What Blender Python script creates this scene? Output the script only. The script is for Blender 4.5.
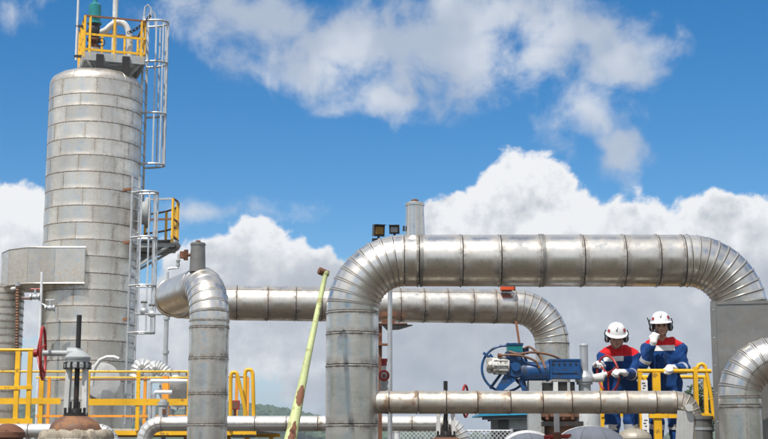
import bpy, bmesh, math, random
import numpy as np
from mathutils import Vector, Matrix

random.seed(7)
for o in list(bpy.data.objects):
    bpy.data.objects.remove(o)
scn = bpy.context.scene
COL = scn.collection
R_ = math.radians

# ------------------------------------------------------------------ camera
F_PX, HOR, CAMZ = 1350.0, 446.0, 1.6          # focal length and horizon row on a 768 x 439 picture
PITCH = math.atan((HOR - 219.5) / F_PX)
cam = bpy.data.cameras.new('camera')
cam.sensor_width = 36.0
cam.lens = 36.0 * F_PX / 768.0
cam.clip_end = 20000.0
cam_o = bpy.data.objects.new('camera', cam)
COL.objects.link(cam_o)
cam_o.location = (0, 0, CAMZ)
cam_o.rotation_euler = (R_(90) + PITCH, 0, 0)
scn.camera = cam_o
SP, CP = math.sin(PITCH), math.cos(PITCH)

def ray(x, y):
    cx, cy = (x - 384.0) / F_PX, (219.5 - y) / F_PX
    return Vector((cx, CP - cy * SP, SP + cy * CP))

def P(x, y, Y):
    d = ray(x, y)
    return Vector((0, 0, CAMZ)) + d * (Y / d.y)

def M(px, Y):                                  # metres spanned by px pixels at distance Y
    return px * Y / F_PX

# ------------------------------------------------------------------ sun, sky and exposure
SUN_EL, SUN_AZ = R_(59), R_(208)               # azimuth clockwise from +Y; behind the camera, a little to the left
sdir = Vector((math.sin(SUN_AZ) * math.cos(SUN_EL), math.cos(SUN_AZ) * math.cos(SUN_EL), math.sin(SUN_EL)))
sun = bpy.data.lights.new('sun', 'SUN')
sun.energy = 4.7
sun.angle = R_(0.53)
sun.color = (1.0, 0.955, 0.89)
sun_o = bpy.data.objects.new('sun', sun)
COL.objects.link(sun_o)
sun_o.rotation_euler = (-sdir).to_track_quat('-Z', 'Y').to_euler()
sun_o.location = (0, 0, 60)
scn.view_settings.view_transform = 'Standard'
scn.view_settings.look = 'None'
scn.view_settings.exposure = 0.0
scn.view_settings.gamma = 1.0
scn.view_settings.use_curve_mapping = False

world = bpy.data.worlds.new('World')
scn.world = world
world.use_nodes = True
world.cycles.sampling_method = 'MANUAL'
world.cycles.sample_map_resolution = 256

class NT:
    """small helper to write node maths"""
    def __init__(s, tree):
        s.t = tree
        s.n = tree.nodes
        s.l = tree.links
    def node(s, typ, **kw):
        nd = s.n.new(typ)
        for k, v in kw.items():
            setattr(nd, k, v)
        return nd
    def link(s, a, b):
        s.l.new(a, b)
    def put(s, sock, v):
        if v is None:
            return
        if isinstance(v, bpy.types.NodeSocket):
            s.l.new(v, sock)
        else:
            sock.default_value = v
    def math(s, op, a, b=None, c=None, clamp=False):
        nd = s.node('ShaderNodeMath', operation=op, use_clamp=clamp)
        s.put(nd.inputs[0], a)
        s.put(nd.inputs[1], b)
        s.put(nd.inputs[2], c)
        return nd.outputs[0]
    def vmath(s, op, a, b=None):
        nd = s.node('ShaderNodeVectorMath', operation=op)
        s.put(nd.inputs[0], a)
        if op == 'SCALE':
            s.put(nd.inputs['Scale'], b)
        else:
            s.put(nd.inputs[1], b)
        return nd.outputs[0]
    def noise(s, vec, scale, detail=4, rough=0.55, dist=0.0):
        nd = s.node('ShaderNodeTexNoise')
        s.put(nd.inputs['Vector'], vec)
        nd.inputs['Scale'].default_value = scale
        nd.inputs['Detail'].default_value = detail
        nd.inputs['Roughness'].default_value = rough
        nd.inputs['Distortion'].default_value = dist
        return nd.outputs['Fac']
    def smooth(s, x, a, b, lo=0.0, hi=1.0):
        nd = s.node('ShaderNodeMapRange', interpolation_type='SMOOTHSTEP')
        s.put(nd.inputs['Value'], x)
        nd.inputs['From Min'].default_value = a
        nd.inputs['From Max'].default_value = b
        nd.inputs['To Min'].default_value = lo
        nd.inputs['To Max'].default_value = hi
        return nd.outputs[0]
    def lin(s, x, a, b, lo=0.0, hi=1.0):
        nd = s.node('ShaderNodeMapRange')
        s.put(nd.inputs['Value'], x)
        nd.inputs['From Min'].default_value = a
        nd.inputs['From Max'].default_value = b
        nd.inputs['To Min'].default_value = lo
        nd.inputs['To Max'].default_value = hi
        return nd.outputs[0]
    def mix(s, f, a, b, blend='MIX'):
        nd = s.node('ShaderNodeMix', data_type='RGBA', blend_type=blend)
        s.put(nd.inputs['Factor'], f)
        for sock, v in ((nd.inputs['A'], a), (nd.inputs['B'], b)):
            pass
        ia = [i for i in nd.inputs if i.name == 'A' and i.type == 'RGBA'][0]
        ib = [i for i in nd.inputs if i.name == 'B' and i.type == 'RGBA'][0]
        s.put(ia, a if isinstance(a, bpy.types.NodeSocket) else (*a[:3], 1))
        s.put(ib, b if isinstance(b, bpy.types.NodeSocket) else (*b[:3], 1))
        return [o for o in nd.outputs if o.type == 'RGBA'][0]

def build_sky():
    nt = NT(world.node_tree)
    nt.n.clear()
    STR = 0.1
    sky = nt.node('ShaderNodeTexSky', sky_type='NISHITA')
    sky.sun_disc = False
    sky.sun_elevation = SUN_EL
    sky.sun_rotation = SUN_AZ
    sky.altitude = 900
    sky.air_density = 1.0
    sky.dust_density = 0.0
    sky.ozone_density = 2.5
    hs = nt.node('ShaderNodeHueSaturation')
    hs.inputs['Saturation'].default_value = 1.45
    hs.inputs['Value'].default_value = 1.2
    nt.link(sky.outputs[0], hs.inputs['Color'])
    tc = nt.node('ShaderNodeTexCoord')
    d = tc.outputs['Generated']
    sep = nt.node('ShaderNodeSeparateXYZ')
    nt.link(d, sep.inputs[0])
    K = F_PX / 100.0
    U = nt.math('MULTIPLY', nt.math('ARCTAN2', sep.outputs[0], sep.outputs[1]), K)
    V = nt.math('MULTIPLY', nt.math('ARCSINE', sep.outputs[2]), K)
    skyc = nt.mix(nt.smooth(V, -0.3, 1.7), (4.4, 5.9, 7.4), hs.outputs[0])      # pale blue air low over the horizon
    def uv(x, y):
        r = ray(x, y).normalized()
        return math.atan2(r.x, r.y) * K, math.asin(r.z) * K
    # warp the direction so outlines are not elliptical
    dv = nt.vmath('SCALE', d, K)
    w1 = nt.noise(dv, 0.9, 3, 0.6)
    w2 = nt.noise(nt.vmath('ADD', dv, (31.0, 7.0, 3.0)), 0.9, 3, 0.6)
    Uw = nt.math('ADD', U, nt.math('MULTIPLY', nt.math('SUBTRACT', w1, 0.5), 1.1))
    Vw = nt.math('ADD', V, nt.math('MULTIPLY', nt.math('SUBTRACT', w2, 0.5), 0.9))
    def blobs(lst):
        out = None
        for (x, y, rx, ry, w) in lst:
            cu, cv = uv(x, y)
            a = nt.math('MULTIPLY', nt.math('SUBTRACT', Uw, cu), 100.0 / rx)
            b = nt.math('MULTIPLY', nt.math('SUBTRACT', Vw, cv), 100.0 / ry)
            q = nt.math('SQRT', nt.math('ADD', nt.math('MULTIPLY', a, a), nt.math('MULTIPLY', b, b)))
            g = nt.math('MULTIPLY', nt.math('SUBTRACT', 1.0, q), w)
            out = g if out is None else nt.math('SMOOTH_MAX', out, g, 0.12)
        return out
    # clouds outside the picture: the same kind of broken cumulus, by noise alone
    au = nt.math('SUBTRACT', nt.math('ABSOLUTE', U), 3.6)
    av = nt.math('SUBTRACT', nt.math('ABSOLUTE', nt.math('SUBTRACT', V, 2.2)), 2.3)
    win = nt.smooth(nt.math('MAXIMUM', au, av), 0.0, 2.5)
    gen = nt.math('MULTIPLY', nt.math('SUBTRACT', nt.noise(d, 2.6, 4, 0.5), 0.46), 3.4)
    fine = nt.noise(dv, 2.1, 7, 0.6, 0.25)
    # --- thin high veil
    thin = blobs([(250, 20, 110, 38, 1.0), (330, 52, 120, 48, 1.0), (440, 60, 120, 48, 1.0), (560, 38, 105, 36, 1.0),
                  (630, 55, 55, 28, .9), (590, 118, 42, 42, .8), (618, 152, 34, 30, .9), (22, 12, 34, 22, .45),
                  (205, 212, 70, 10, .35), (480, 20, 120, 40, .9), (380, 92, 80, 22, .7)])
    thinD = nt.math('ADD', thin, nt.math('MULTIPLY', nt.math('SUBTRACT', fine, 0.5), 2.1))
    thinD = nt.math('SUBTRACT', thinD, nt.math('MULTIPLY', win, 0.8))
    tcov = nt.math('MULTIPLY', nt.smooth(thinD, -0.15, 0.8), 0.86)
    trel = nt.noise(nt.vmath('ADD', dv, (3.0, 9.0, 0.4)), 1.0, 3, 0.5)
    tcol = nt.mix(nt.smooth(trel, 0.38, 0.62), (5.0, 5.6, 6.6), (7.6, 7.9, 8.4))
    # --- cumulus
    cum = blobs([(522, 200, 62, 60, 1.1), (468, 220, 48, 36, 1.0), (560, 228, 62, 40, 1.0), (650, 232, 70, 40, 1.0), (610, 245, 60, 32, .9),
                 (715, 228, 66, 38, 1.0), (775, 245, 60, 50, 1.0), (600, 300, 330, 62, 1.3), (250, 262, 62, 44, 1.0),
                 (300, 278, 66, 36, 1.0), (205, 285, 60, 50, 1.0), (330, 322, 270, 46, 1.1), (600, 370, 300, 62, 1.2), (160, 345, 240, 40, .5),
                 (420, 385, 160, 22, .5), (10, 224, 48, 42, .8), (20, 290, 90, 70, .7), (310, 414, 70, 15, .9), (560, 428, 300, 18, .5)])
    cum = nt.math('ADD', nt.math('MULTIPLY', cum, nt.math('SUBTRACT', 1.0, win)), nt.math('MULTIPLY', gen, win))
    cumD = nt.math('ADD', cum, nt.math('MULTIPLY', nt.math('SUBTRACT', fine, 0.5), 1.25))
    ccov = nt.smooth(cumD, -0.03, 0.17)
    # relief: the same noise a little towards the sun
    rel0 = nt.noise(dv, 2.0, 5, 0.58)
    rel1 = nt.noise(nt.vmath('ADD', dv, (-0.06, 0.0, 0.20)), 2.0, 5, 0.58)
    rel = nt.math('SUBTRACT', rel0, rel1)
    _, v290 = uv(384, 300)
    _, v215 = uv(384, 205)
    high = nt.smooth(V, v290, v215)
    high = nt.math('MAXIMUM', high, nt.math('MULTIPLY', win, 0.6))
    shade = nt.math('ADD', nt.math('ADD', nt.math('MULTIPLY', high, 0.66), nt.math('MULTIPLY', rel, nt.lin(high, 0, 1, 1.1, 2.0))), 0.27)
    shade = nt.math('ADD', shade, nt.math('MULTIPLY', nt.math('MULTIPLY', nt.math('SUBTRACT', nt.noise(dv, 0.55, 3, 0.5), 0.5), 0.75), nt.lin(high, 0, 1, 1.0, 0.45)))
    shade = nt.math('ADD', shade, nt.smooth(U, 0.3, -1.2, 0.0, 0.24))
    shade = nt.math('ADD', shade, nt.smooth(cumD, 0.45, 0.0, 0.0, 0.22))
    ramp = nt.node('ShaderNodeValToRGB')
    nt.link(shade, ramp.inputs[0])
    cr = ramp.color_ramp
    cr.elements[0].position = 0.0
    cr.elements[0].color = (.43, .47, .54, 1)
    cr.elements[1].position = 0.95
    cr.elements[1].color = (.93, .94, .96, 1)
    e = cr.elements.new(0.45)
    e.color = (.56, .595, .65, 1)
    ccol = nt.vmath('SCALE', ramp.outputs[0], 1.0 / STR)
    c = nt.mix(tcov, skyc, tcol)
    c = nt.mix(ccov, c, ccol)
    bg = nt.node('ShaderNodeBackground')
    bg.inputs['Strength'].default_value = STR
    nt.link(c, bg.inputs['Color'])
    out = nt.node('ShaderNodeOutputWorld')
    nt.link(bg.outputs[0], out.inputs['Surface'])
build_sky()

# ------------------------------------------------------------------ materials
MAT = {}
def new_mat(name):
    m = bpy.data.materials.new(name)
    m.use_nodes = True
    nt = NT(m.node_tree)
    bs = nt.n['Principled BSDF']
    MAT[name] = m
    return m, nt, bs

def bump(nt, bs, h, strength, dist=0.01):
    b = nt.node('ShaderNodeBump')
    b.inputs['Strength'].default_value = strength
    b.inputs['Distance'].default_value = dist
    nt.put(b.inputs['Height'], h)
    nt.link(b.outputs[0], bs.inputs['Normal'])

def clad(name, base, rough=0.38, stain=(.16, .085, .045), amount=0.35, metal=0.9, dent=0.35, drip=0.0, seam=0.8, vary=0.07):
    """insulation cladding: sheet metal with brushed grain, dents, grime at the joints and rust bloom"""
    m, nt, bs = new_mat(name)
    tc = nt.node('ShaderNodeTexCoord')
    oc = tc.outputs['Object']
    uv = tc.outputs['UV']
    info = nt.node('ShaderNodeObjectInfo')
    rnd = info.outputs['Random']
    ofs = nt.vmath('ADD', oc, nt.vmath('SCALE', (7.3, 3.1, 5.7), rnd))
    big = nt.noise(ofs, 2.2, 3, 0.55)
    mid = nt.noise(ofs, 9.0, 4, 0.6)
    grain = nt.noise(nt.vmath('MULTIPLY', uv, (130.0, 2.5, 1.0)), 1.0, 2, 0.5)
    val = nt.math('ADD', nt.lin(big, 0.3, 0.7, 0.91, 1.05), nt.lin(rnd, 0, 1, -vary, vary))
    val = nt.math('MULTIPLY', val, nt.lin(grain, 0.3, 0.7, 0.94, 1.05))
    col = nt.vmath('SCALE', base, val)
    warm = nt.mix(nt.smooth(mid, 0.45, 0.75, 0, 0.35), col, tuple(c * k for c, k in zip(base, (.80, .70, .58))))
    at = nt.node('ShaderNodeAttribute', attribute_name='seam')
    sm = nt.math('MULTIPLY', at.outputs['Fac'], nt.smooth(nt.noise(ofs, 16.0, 4, 0.65), 0.30, 0.62))
    spots = nt.smooth(nt.math('MULTIPLY', big, nt.lin(mid, 0.3, 0.7, 0.7, 1.3)), 0.60, 0.80)
    f = nt.math('ADD', nt.math('MULTIPLY', sm, seam), nt.math('MULTIPLY', spots, amount))
    if drip:
        dr = nt.noise(nt.vmath('MULTIPLY', oc, (7.0, 7.0, 0.45)), 1.0, 5, 0.6)
        f = nt.math('ADD', f, nt.math('MULTIPLY', nt.smooth(dr, 0.52, 0.72), drip))
    f = nt.math('MINIMUM', f, 0.92)
    col2 = nt.mix(f, warm, stain)
    nt.link(col2, bs.inputs['Base Color'])
    nt.put(bs.inputs['Metallic'], nt.math('MULTIPLY', nt.math('SUBTRACT', 1.0, nt.math('MULTIPLY', f, 0.8)), metal))
    r = nt.math('ADD', nt.lin(mid, 0.3, 0.7, rough - 0.07, rough + 0.08), nt.math('MULTIPLY', f, 0.3))
    nt.put(bs.inputs['Roughness'], r)
    hgt = nt.math('ADD', nt.math('MULTIPLY', nt.noise(ofs, 4.5, 2, 0.5), 1.0), nt.math('MULTIPLY', grain, 0.02))
    hgt = nt.math('ADD', hgt, nt.math('MULTIPLY', mid, 0.06))
    bump(nt, bs, hgt, dent, 0.03)
    return m

def paint(name, col, rough=0.45, rust=0.3, scale=14.0, metal=0.0, rustcol=(.13, .05, .025), var=0.18, rel=0.25, lo=0.6, hi=0.68):
    m, nt, bs = new_mat(name)
    tc = nt.node('ShaderNodeTexCoord')
    oc = tc.outputs['Object']
    info = nt.node('ShaderNodeObjectInfo')
    ofs = nt.vmath('ADD', oc, nt.vmath('SCALE', (5.3, 8.1, 2.7), info.outputs['Random']))
    n1 = nt.noise(ofs, scale, 5, 0.65)
    n2 = nt.noise(ofs, scale * 0.25, 3, 0.5)
    c = nt.vmath('SCALE', col, nt.lin(n2, 0.3, 0.7, 1 - var, 1 + var))
    c = nt.vmath('SCALE', c, nt.lin(info.outputs['Random'], 0, 1, 0.93, 1.07))
    f = nt.math('MULTIPLY', nt.smooth(nt.math('ADD', n1, nt.math('MULTIPLY', nt.math('SUBTRACT', n2, .5), .4)), lo, hi), rust)
    c2 = nt.mix(f, c, rustcol)
    nt.link(c2, bs.inputs['Base Color'])
    nt.put(bs.inputs['Roughness'], nt.math('ADD', nt.lin(n1, .3, .7, rough - .06, rough + .1), nt.math('MULTIPLY', f, .3)))
    bs.inputs['Metallic'].default_value = metal
    bump(nt, bs, n1, rel, 0.004)
    return m

clad('cladding_front', (.71, .685, .635), 0.30, stain=(.08, .06, .045), amount=0.14, seam=0.75, dent=0.10, metal=0.96, drip=0.07)
clad('cladding_rear', (.74, .71, .655), 0.32, stain=(.12, .085, .055), amount=0.24, seam=0.75, dent=0.11, metal=0.94, drip=0.10)
clad('cladding_small', (.66, .615, .54), 0.38, stain=(.19, .115, .065), amount=0.6, seam=0.65, dent=0.22, metal=0.8)
clad('cladding_vessel', (.77, .725, .645), 0.36, stain=(.19, .145, .105), amount=0.14, metal=0.90, dent=0.035, drip=0.22, seam=0.7, vary=0.12)
clad('cladding_bright', (.72, .72, .70), 0.42, stain=(.26, .19, .12), amount=0.35, metal=0.6, seam=0.7, dent=0.2)
clad('cladding_dull', (.25, .245, .23), 0.44, stain=(.14, .10, .075), amount=0.4, metal=0.6, dent=0.25, seam=0.6)
paint('joint_grime', (.055, .045, .038), 0.8, 0.5)
paint('yellow_paint', (.84, .46, .012), 0.45, 0.7, 9.0, lo=.61, hi=.70, rustcol=(.22, .11, .03))
paint('orange_paint', (.80, .30, .02), 0.5, 0.6, 11.0)
paint('rusty_rail', (.22, .10, .05), 0.75, 0.6)
paint('galvanised', (.52, .54, .55), 0.42, 0.3, 18.0, metal=0.55, rustcol=(.26, .17, .1))
paint('white_pipe', (.72, .73, .74), 0.45, 0.35)
paint('grey_paint', (.40, .42, .42), 0.5, 0.35)
paint('pale_grey', (.62, .62, .60), 0.5, 0.4, rustcol=(.3, .22, .15))
paint('chipped_white', (.60, .60, .57), 0.5, 0.85, 15.0, rustcol=(.17, .14, .11), lo=.50, hi=.60)
paint('dark_steel', (.035, .033, .032), 0.4, 0.35, metal=0.3)
paint('black_plastic', (.018, .018, .02), 0.38, 0.0)
paint('rust', (.16, .068, .036), 0.8, 0.8, 9.0, rustcol=(.07, .03, .02), var=.3)
paint('rusty_brown', (.17, .085, .05), 0.55, 0.7, 6.0, rustcol=(.33, .16, .07), var=.3, lo=.48, hi=.62)
paint('red_paint', (.36, .020, .018), 0.42, 0.5, lo=.56, hi=.68)
paint('blue_paint', (.008, .068, .21), 0.38, 0.8, 16.0, rustcol=(.03, .035, .04), lo=.54, hi=.64)
paint('teal_paint', (.01, .22, .24), 0.35, 0.4)
paint('green_pole', (.42, .47, .215), 0.6, 0.7, 11.0, rustcol=(.24, .19, .08), lo=.52, hi=.66, var=.3)
paint('orange_plastic', (.72, .085, .015), 0.4, 0.0)
paint('wool', (.38, .33, .255), 0.95, 0.8, 20.0, rustcol=(.22, .18, .13), var=.35, rel=1.0, lo=.45, hi=.62)
paint('concrete', (.36, .34, .31), 0.85, 0.5, 7.0, rustcol=(.25, .23, .2), rel=.5)
paint('building_wall', (.075, .085, .075), 0.7, 0.4)
paint('roof_blue', (.02, .30, .48), 0.45, 0.2)
paint('roof_under', (.03, .04, .05), 0.6, 0.2)
paint('lens_amber', (.30, .16, .03), 0.15, 0.0)
paint('lens_grey', (.30, .33, .34), 0.12, 0.0)
paint('sign_white', (.78, .78, .76), 0.5, 0.2)
paint('helmet_white', (.80, .80, .80), 0.28, 0.0, var=.04, rel=.03)
paint('glove_white', (.74, .73, .71), 0.8, 0.25, 60.0, rustcol=(.5, .48, .44), rel=.4)
paint('skin', (.50, .29, .20), 0.55, 0.2, 40.0, rustcol=(.25, .11, .07), var=.08)
paint('eye_dark', (.02, .015, .012), 0.25, 0.0)
paint('lip', (.30, .10, .08), 0.5, 0.0)
paint('hair_black', (.012, .010, .009), 0.6, 0.0)
paint('boot_black', (.03, .027, .025), 0.5, 0.2)
paint('reflective', (.66, .68, .70), 0.35, 0.1, metal=0.3)
paint('bark', (.09, .065, .045), 0.9, 0.5)

def fabric(name, col):
    m, nt, bs = new_mat(name)
    tc = nt.node('ShaderNodeTexCoord')
    n1 = nt.noise(tc.outputs['Object'], 9.0, 4, 0.6)
    n2 = nt.noise(tc.outputs['Object'], 120.0, 2, 0.5)
    c = nt.vmath('SCALE', col, nt.lin(n1, .3, .7, .8, 1.2))
    nt.link(c, bs.inputs['Base Color'])
    bs.inputs['Roughness'].default_value = 0.85
    bs.inputs['Sheen Weight'].default_value = 0.03
    bs.inputs['Specular IOR Level'].default_value = 0.25
    bump(nt, bs, nt.math('ADD', n1, nt.math('MULTIPLY', n2, .15)), 0.5, 0.02)
fabric('fabric_blue', (.007, .048, .185))
fabric('fabric_red', (.60, .014, .018))

def leaf_mat(name, c1, c2):
    m, nt, bs = new_mat(name)
    g = nt.node('ShaderNodeNewGeometry')
    col = nt.mix(g.outputs['Random Per Island'], c1, c2)
    nt.link(col, bs.inputs['Base Color'])
    bs.inputs['Roughness'].default_value = 0.6
leaf_mat('leaf', (.020, .045, .012), (.06, .10, .025))
leaf_mat('forest_leaf', (.025, .055, .018), (.05, .095, .03))

def ground_mat():
    m, nt, bs = new_mat('gravel')
    tc = nt.node('ShaderNodeTexCoord')
    o = tc.outputs['Object']
    a = nt.noise(o, 0.15, 5, 0.6)
    b = nt.noise(o, 22.0, 4, 0.7)
    c = nt.mix(nt.smooth(b, .3, .7), (.04, .031, .022), (.115, .09, .064))
    c = nt.mix(nt.smooth(a, .5, .7, 0, .6), c, (.05, .055, .028))
    nt.link(c, bs.inputs['Base Color'])
    bs.inputs['Roughness'].default_value = 0.95
    bump(nt, bs, b, .8, .03)
ground_mat()
def hill_mat():
    m, nt, bs = new_mat('hill_ground')
    tc = nt.node('ShaderNodeTexCoord')
    a = nt.noise(tc.outputs['Object'], 0.02, 5, 0.6)
    nt.link(nt.mix(nt.smooth(a, .35, .65), (.03, .06, .02), (.07, .10, .035)), bs.inputs['Base Color'])
    bs.inputs['Roughness'].default_value = 0.95
hill_mat()

# ------------------------------------------------------------------ mesh helpers
ORG = {}
def frame(axis):
    t = Vector(axis).normalized()
    a = Vector((0, 0, 1)) if abs(t.z) < 0.9 else Vector((1, 0, 0))
    e1 = a.cross(t).normalized()
    e2 = t.cross(e1)
    return t, e1, e2

class MB:
    def __init__(s):
        s.v, s.f, s.uv, s.seam, s.mi = [], [], [], [], []
    def add(s, verts, faces, uv=None, seam=None, mi=0):
        b = len(s.v)
        s.v += [tuple(p) for p in verts]
        s.uv += uv if uv else [(p[0], p[2]) for p in verts]
        s.seam += seam if seam else [0.0] * len(verts)
        s.f += [tuple(i + b for i in f) for f in faces]
        s.mi += [mi] * len(faces)
        return s
    def box(s, c, size, rot=None, mi=0, taper=1.0):
        c = Vector(c)
        hx, hy, hz = size[0] / 2, size[1] / 2, size[2] / 2
        vs = []
        for dz in (-1, 1):
            k = 1.0 if dz < 0 else taper
            for dx, dy in ((-1, -1), (1, -1), (1, 1), (-1, 1)):
                p = Vector((dx * hx * k, dy * hy * k, dz * hz))
                vs.append(c + (rot @ p if rot else p))
        return s.add(vs, [(3, 2, 1, 0), (4, 5, 6, 7), (0, 1, 5, 4), (1, 2, 6, 5), (2, 3, 7, 6), (3, 0, 4, 7)], mi=mi)
    def beam(s, a, b, w, h=None, up=None, mi=0):
        a, b = Vector(a), Vector(b)
        h = h or w
        t = (b - a).normalized()
        u = Vector(up) if up else (Vector((0, 0, 1)) if abs(t.z) < .95 else Vector((0, 1, 0)))
        e1 = u.cross(t).normalized()
        e2 = t.cross(e1)
        vs = [p + e1 * (x * w / 2) + e2 * (y * h / 2) for p in (a, b) for x, y in ((-1, -1), (1, -1), (1, 1), (-1, 1))]
        return s.add(vs, [(3, 2, 1, 0), (4, 5, 6, 7), (0, 1, 5, 4), (1, 2, 6, 5), (2, 3, 7, 6), (3, 0, 4, 7)], mi=mi)
    def rings(s, rl, n=24, cap0=False, cap1=False, mi=0):
        """rl: (centre, e1, e2, r, seam); vertices duplicated at the wrap so UVs run on"""
        vs, uv, sm, fs = [], [], [], []
        dist = 0.0
        prev = None
        for (c, e1, e2, r, q) in rl:
            if prev is not None:
                dist += (c - prev).length
            prev = c
            for k in range(n + 1):
                a = 2 * math.pi * k / n
                vs.append(c + e1 * (math.cos(a) * r) + e2 * (math.sin(a) * r))
                uv.append((dist, a * max(r, .01)))
                sm.append(q)
        w = n + 1
        for i in range(len(rl) - 1):
            for k in range(n):
                fs.append((i * w + k, i * w + k + 1, (i + 1) * w + k + 1, (i + 1) * w + k))
        if cap0:
            fs.append(tuple(range(n - 1, -1, -1)))
        if cap1:
            o = (len(rl) - 1) * w
            fs.append(tuple(o + k for k in range(n)))
        return s.add(vs, fs, uv, sm, mi)
    def cyl(s, a, b, r1, r2=None, n=16, caps=True, mi=0):
        a, b = Vector(a), Vector(b)
        r2 = r1 if r2 is None else r2
        t, e1, e2 = frame(b - a)
        return s.rings([(a, e1, e2, r1, 0), (b, e1, e2, r2, 0)], n, caps, caps, mi)
    def lathe(s, prof, origin, axis=(0, 0, 1), n=24, mi=0, seam=None):
        """prof: list of (distance along axis, radius)"""
        t, e1, e2 = frame(axis)
        o = Vector(origin)
        rl = [(o + t * h, e1, e2, max(r, 1e-4), (seam[i] if seam else 0)) for i, (h, r) in enumerate(prof)]
        return s.rings(rl, n, prof[0][1] > 1e-3, prof[-1][1] > 1e-3, mi)
    def tube(s, pts, r, n=10, closed=False, mi=0):
        pts = [Vector(p) for p in pts]
        m = len(pts)
        ts = []
        for i in range(m):
            if closed:
                ts.append((pts[(i + 1) % m] - pts[i - 1]).normalized())
            else:
                ts.append((pts[min(i + 1, m - 1)] - pts[max(i - 1, 0)]).normalized())
        _, e1, _ = frame(ts[0])
        rl = []
        for i in range(m):
            e1 = (e1 - ts[i] * e1.dot(ts[i])).normalized()
            rr = r[i] if isinstance(r, (list, tuple)) else r
            rl.append((pts[i], e1, ts[i].cross(e1), rr, 0))
        if closed:
            rl.append(rl[0])
        return s.rings(rl, n, not closed, not closed, mi)
    def torus(s, c, axis, R, r, n=40, m=8, mi=0):
        t, e1, e2 = frame(axis)
        c = Vector(c)
        rl = []
        for k in range(n + 1):
            a = 2 * math.pi * k / n
            d = e1 * math.cos(a) + e2 * math.sin(a)
            rl.append((c + d * R, d, t, r, 0))
        return s.rings(rl, m, mi=mi)
    def prism(s, poly, vec, mi=0):
        poly = [Vector(p) for p in poly]
        vec = Vector(vec)
        n = len(poly)
        fs = [tuple(range(n - 1, -1, -1)), tuple(range(n, 2 * n))]
        fs += [(i, (i + 1) % n, n + (i + 1) % n, n + i) for i in range(n)]
        return s.add(poly + [p + vec for p in poly], fs, mi=mi)
    def ball(s, c, r, n=16, m=8, mi=0):
        rx, ry, rz = (r, r, r) if not isinstance(r, (tuple, list)) else r
        c = Vector(c)
        vs, fs = [], []
        for i in range(m + 1):
            ph = math.pi * i / m
            for k in range(n):
                a = 2 * math.pi * k / n
                vs.append(c + Vector((rx * math.sin(ph) * math.cos(a), ry * math.sin(ph) * math.sin(a), -rz * math.cos(ph))))
        for i in range(m):
            for k in range(n):
                fs.append((i * n + k, i * n + (k + 1) % n, (i + 1) * n + (k + 1) % n, (i + 1) * n + k))
        return s.add(vs, fs, mi=mi)
    def build(s, name, mat, parent=None, label=None, cat=None, group=None, kind=None, smooth=True, angle=38):
        me = bpy.data.meshes.new(name)
        V = np.array(s.v, dtype=float)
        if parent is not None:
            org = ORG[parent]
        else:
            lo, hi = V.min(0), V.max(0)
            org = Vector(((lo[0] + hi[0]) / 2, (lo[1] + hi[1]) / 2, lo[2]))
        me.from_pydata((V - np.array(org)).tolist(), [], s.f)
        uvl = me.uv_layers.new(name='UVMap')
        li = np.zeros(len(me.loops), dtype=np.int32)
        me.loops.foreach_get('vertex_index', li)
        uvl.data.foreach_set('uv', np.array(s.uv, dtype=np.float32)[li].ravel())
        if any(s.seam):
            at = me.attributes.new('seam', 'FLOAT', 'POINT')
            at.data.foreach_set('value', np.array(s.seam, dtype=np.float32))
        for mm in (mat if isinstance(mat, (list, tuple)) else [mat]):
            me.materials.append(MAT[mm])
        if any(s.mi):
            me.polygons.foreach_set('material_index', np.array(s.mi, dtype=np.int32))
        if smooth:
            me.polygons.foreach_set('use_smooth', np.ones(len(me.polygons), dtype=bool))
            me.set_sharp_from_angle(angle=R_(angle))
        me.update()
        o = bpy.data.objects.new(name, me)
        COL.objects.link(o)
        if parent is not None:
            o.parent = parent
            ORG[o] = org
        else:
            o.location = org
            ORG[o] = org
        tag(o, label, cat, group, kind)
        return o

def tag(o, label=None, cat=None, group=None, kind=None):
    for k, v in (('label', label), ('category', cat), ('group', group), ('kind', kind)):
        if v:
            o[k] = v
    return o

def thing(name, label, cat, loc, group=None):
    o = bpy.data.objects.new(name, None)
    COL.objects.link(o)
    o.location = loc
    o.empty_display_size = 0.2
    ORG[o] = Vector(loc)
    return tag(o, label, cat, group)

# ------------------------------------------------------------------ insulated pipes
def route(corners, R):
    """straight runs and bends through the corner points"""
    c = [Vector(p) for p in corners]
    n = len(c)
    Rs = R if isinstance(R, (list, tuple)) else [R] * (n - 2)
    seg = []
    start = c[0]
    for i in range(1, n - 1):
        a = (c[i] - c[i - 1]).normalized()
        b = (c[i + 1] - c[i]).normalized()
        ang = a.angle(b)
        T = Rs[i - 1] * math.tan(ang / 2)
        p, q = c[i] - a * T, c[i] + b * T
        seg.append(('line', start, p, c[i - 1]))
        nrm = a.cross(b).normalized()
        inw = nrm.cross(a).normalized()
        seg.append(('arc', p + inw * Rs[i - 1], -inw, a, Rs[i - 1], ang, nrm))
        start = q
    seg.append(('line', start, c[-1], c[-2]))
    return seg

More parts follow.
